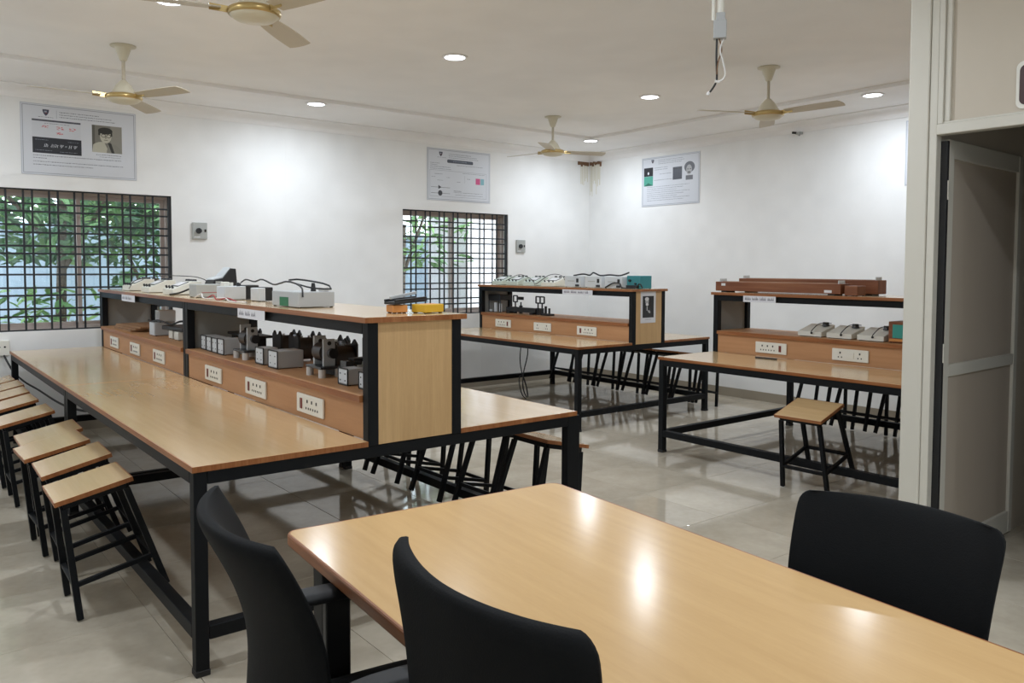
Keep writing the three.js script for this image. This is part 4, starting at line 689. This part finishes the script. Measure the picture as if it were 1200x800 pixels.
// office chair facing +x; top = height of the top edge of its back
function chair(label, [x, z], turn, top, w = 0.47, rec = 1) {
  const t = thing('office_chair', label, 'chair', [x, 0, z], turn, 'black padded office chairs');
  const seat = top - 0.50, y0 = seat + 0.06, hgt = top - y0, ease = (v) => Math.min(1, v / 0.3);
  const half = (v) => { const y = v * hgt, r = 0.032; let q = 0.205 + (w / 2 - 0.205) * Math.pow(Math.min(1, v * 1.15), 0.8); if (hgt - y < r) q -= r - Math.sqrt(Math.max(0, r * r - (r - (hgt - y)) ** 2)); if (y < r) q -= r - Math.sqrt(Math.max(0, r * r - (r - y) ** 2)); return q; };
  const bend = (v) => 0.045 + 0.02 * v, lean = (v) => rec * (-0.03 - 0.10 * v + 0.05 * Math.sin(v * 3.1)), g = (v) => 0.5 - 0.5 * Math.cos(Math.PI * v);
  mesh('backrest', pad((s, u) => { const v = g(u); return [-0.2 + lean(v) + bend(v) * s * s, y0 + v * hgt, s * half(v)]; }, (s, u) => { const v = g(u), k = -2 * bend(v) * s / half(v), l = Math.hypot(1, k); return [1 / l, 0.1, k / l]; }, (s, u, v = g(u)) => 0.008 + 0.034 * Math.sqrt(1 - Math.abs(s) ** 6) * Math.sqrt(Math.max(0, 1 - Math.abs(2 * v - 1) ** 10)), 28, 28), M.fabric, t);
  mesh('seat', pad((s, v) => [-0.21 + 0.47 * v, seat - 0.012 * s * s * 0 - 0.02 * Math.max(0, v - 0.8) * 5 * (v - 0.8), s * (0.208 - 0.03 * Math.abs(2 * v - 1) ** 4)], () => [0, 1, 0], (s, v) => 0.02 + 0.06 * Math.sqrt(1 - Math.abs(s) ** 6) * Math.sqrt(Math.max(0, 1 - Math.abs(2 * v - 1) ** 8)), 20, 20), M.fabric, t);
  mesh('back_bracket', [tube([[0.02, seat - 0.03, 0], [-0.14, seat - 0.035, 0], [-0.225, seat - 0.01, 0], [-0.245, seat + 0.06, 0], [-0.235, seat + 0.12, 0]], 0.018, 30, 8)], M.black, t);
  for (const s of [-1, 1]) {
    const a = new THREE.Group(); a.name = 'armrest'; t.add(a);
    mesh('arm_pad', pad((q, v) => [-0.155 + 0.22 * v, seat + 0.215 - 0.02 * (v - 0.5) ** 2, s * 0.225 + q * 0.032 * Math.sqrt(Math.max(0.02, 1 - Math.abs(2 * v - 1) ** 3))], () => [0, 1, 0], (q, v) => 0.008 + 0.022 * Math.sqrt(1 - Math.abs(q) ** 4), 10, 16), M.rubber, a);
    mesh('arm_post', [rb(-0.03, 0.03, seat - 0.03, seat + 0.205, s * 0.225 - 0.014, s * 0.225 + 0.014, 0.006, 2), rb(-0.035, 0.035, seat - 0.045, seat - 0.03, Math.min(s * 0.05, s * 0.238), Math.max(s * 0.05, s * 0.238), 0.004)], M.black, a);
  }
  mesh('gas_lift', [rod([0, 0.09, 0], [0, seat - 0.04, 0], 0.025, 0.02), rb(-0.1, 0.12, seat - 0.07, seat - 0.035, -0.08, 0.08, 0.008)], M.black, t);
  for (let k = 0; k < 5; k++) { const q = k * 72 * R + 0.63, c = Math.cos(q), s = Math.sin(q); const l = mesh('base_arm', bar([0, 0.105, 0], [0.22 * c, 0.075, 0.22 * s], 0.035, 0.028), M.black, t); mesh('castor', [rod([0.22 * c - 0.02 * s, 0.028, 0.22 * s + 0.02 * c], [0.22 * c + 0.02 * s, 0.028, 0.22 * s - 0.02 * c], 0.028, 0.028, 16), rod([0.22 * c, 0.03, 0.22 * s], [0.22 * c, 0.08, 0.22 * s], 0.008)], M.rubber, l); }
  return t;
}
chair('black office chair at the far left corner of the foreground table', [0.795, -1.472], -6.9 * R, 0.995, 0.505);
chair('black office chair in the centre foreground, back towards the camera', [0.885, -0.964], -1.4 * R, 0.995, 0.515, 0.35);
chair('black office chair on the right of the foreground table, below the partition', [1.615, -0.885], (180 + 6) * R, 0.90, 0.465);

// ---------------------------------------------------------------- outside the windows
std('soil', lin(0.16, 0.13, 0.09), 0.95);
std('bluewall', lin(0.42, 0.50, 0.60), 0.9);
std('pinkwall', lin(0.66, 0.60, 0.60), 0.85);
std('bark', lin(0.11, 0.08, 0.06), 0.9);
const leafMats = [[0.08, 0.17, 0.07], [0.13, 0.25, 0.09], [0.24, 0.38, 0.14], [0.06, 0.13, 0.07]].map((c) => new THREE.MeshStandardMaterial({ color: lin(...c), roughness: 0.5, side: THREE.DoubleSide }));
structure(mesh('ground_outside', bx(-14, 24, -0.45, -0.3, -40, ZA - WT), M.soil), 'bare garden ground outside', 'ground');
structure(mesh('wall_garden', [bx(-12, 9.5, -0.3, 1.95, -12.6, -12.4), bx(-12, 9.5, 1.95, 2.03, -12.64, -12.36)], M.bluewall), 'blue grey garden wall outside', 'wall');
{
  const b = thing('neighbour_building', 'pale pink neighbouring building seen through the right window', 'building', [9.6, -0.3, -11.2]);
  mesh('wall', bx(-1.75, 2.2, 0, 5, -1.2, 0), M.pinkwall, b); mesh('plinth', bx(-1.8, 2.2, 0, 0.9, 0, 0.06), M.bluewall, b); mesh('column', rb(-1.85, -1.5, 0, 5, 0, 0.2, 0.01), M.pinkwall, b);
}
function tree(label, [x, z], y0, y1, r, n, mats, size) {
  const t = thing('garden_tree', label, 'tree', [x, -0.3, z]);
  mesh('trunk', [rod([0, 0, 0], [0.08, y1 * 0.6, 0], 0.07, 0.04), rod([0.05, y1 * 0.4, 0], [0.5 * r, y1 * 0.8, 0.2], 0.03, 0.015), rod([0.05, y1 * 0.45, 0], [-0.5 * r, y1 * 0.75, -0.1], 0.03, 0.015)], M.bark, t);
  for (const m of mats) {
    const gs = [];
    for (let k = 0; k < n; k++) {
      let a = rr(0, 6.283), q = r * Math.sqrt(rnd()), y = rr(y0, y1); const s = size * rr(0.6, 1.3);
      const p = new Float32Array([-s, 0, 0, -s * 0.3, 0.02 * s, s * 0.34, s * 0.4, 0, s * 0.28, s, -s * 0.25, 0, s * 0.4, 0, -s * 0.28, -s * 0.3, 0.02 * s, -s * 0.34]);
      const g = new THREE.BufferGeometry(); const at = [0, 1, 2, 0, 2, 3, 0, 3, 4, 0, 4, 5], pp = []; for (const i of at) pp.push(p[i * 3], p[i * 3 + 1], p[i * 3 + 2]);
      g.setAttribute('position', new THREE.Float32BufferAttribute(pp, 3)); g.setAttribute('uv', new THREE.Float32BufferAttribute(new Float32Array(24), 2));
      g.rotateZ(rr(-0.9, 0.5)).rotateX(rr(-0.6, 0.6)).rotateY(rr(0, 6.28)).translate(q * Math.cos(a), y, q * Math.sin(a) * 0.7); g.computeVertexNormals(); gs.push(g);
    }
    mesh('foliage', gs, m, t).userData.kind = 'stuff';
  }
}
tree('dark leafy tree filling the top of the left window', [1.6, -10.3], 1.8, 4.2, 1.9, 900, [leafMats[0], leafMats[3], leafMats[1]], 0.115);
tree('bright green shrub low in the left window', [1.45, -10.0], 0.4, 1.5, 0.55, 120, [leafMats[1], leafMats[2]], 0.1);
tree('slender leafy bush on the right of the left window', [2.55, -10.2], 1.1, 2.7, 0.5, 110, [leafMats[1], leafMats[0]], 0.1);
tree('sunlit leafy tree in the right window', [6.2, -10.6], 1.75, 4.0, 1.2, 260, [leafMats[2], leafMats[1]], 0.14);
tree('background tree beyond the garden wall', [3.5, -15.5], 1.6, 6.5, 4.8, 1100, [leafMats[1], leafMats[2], leafMats[0]], 0.3);
renderer.render(scene, camera);
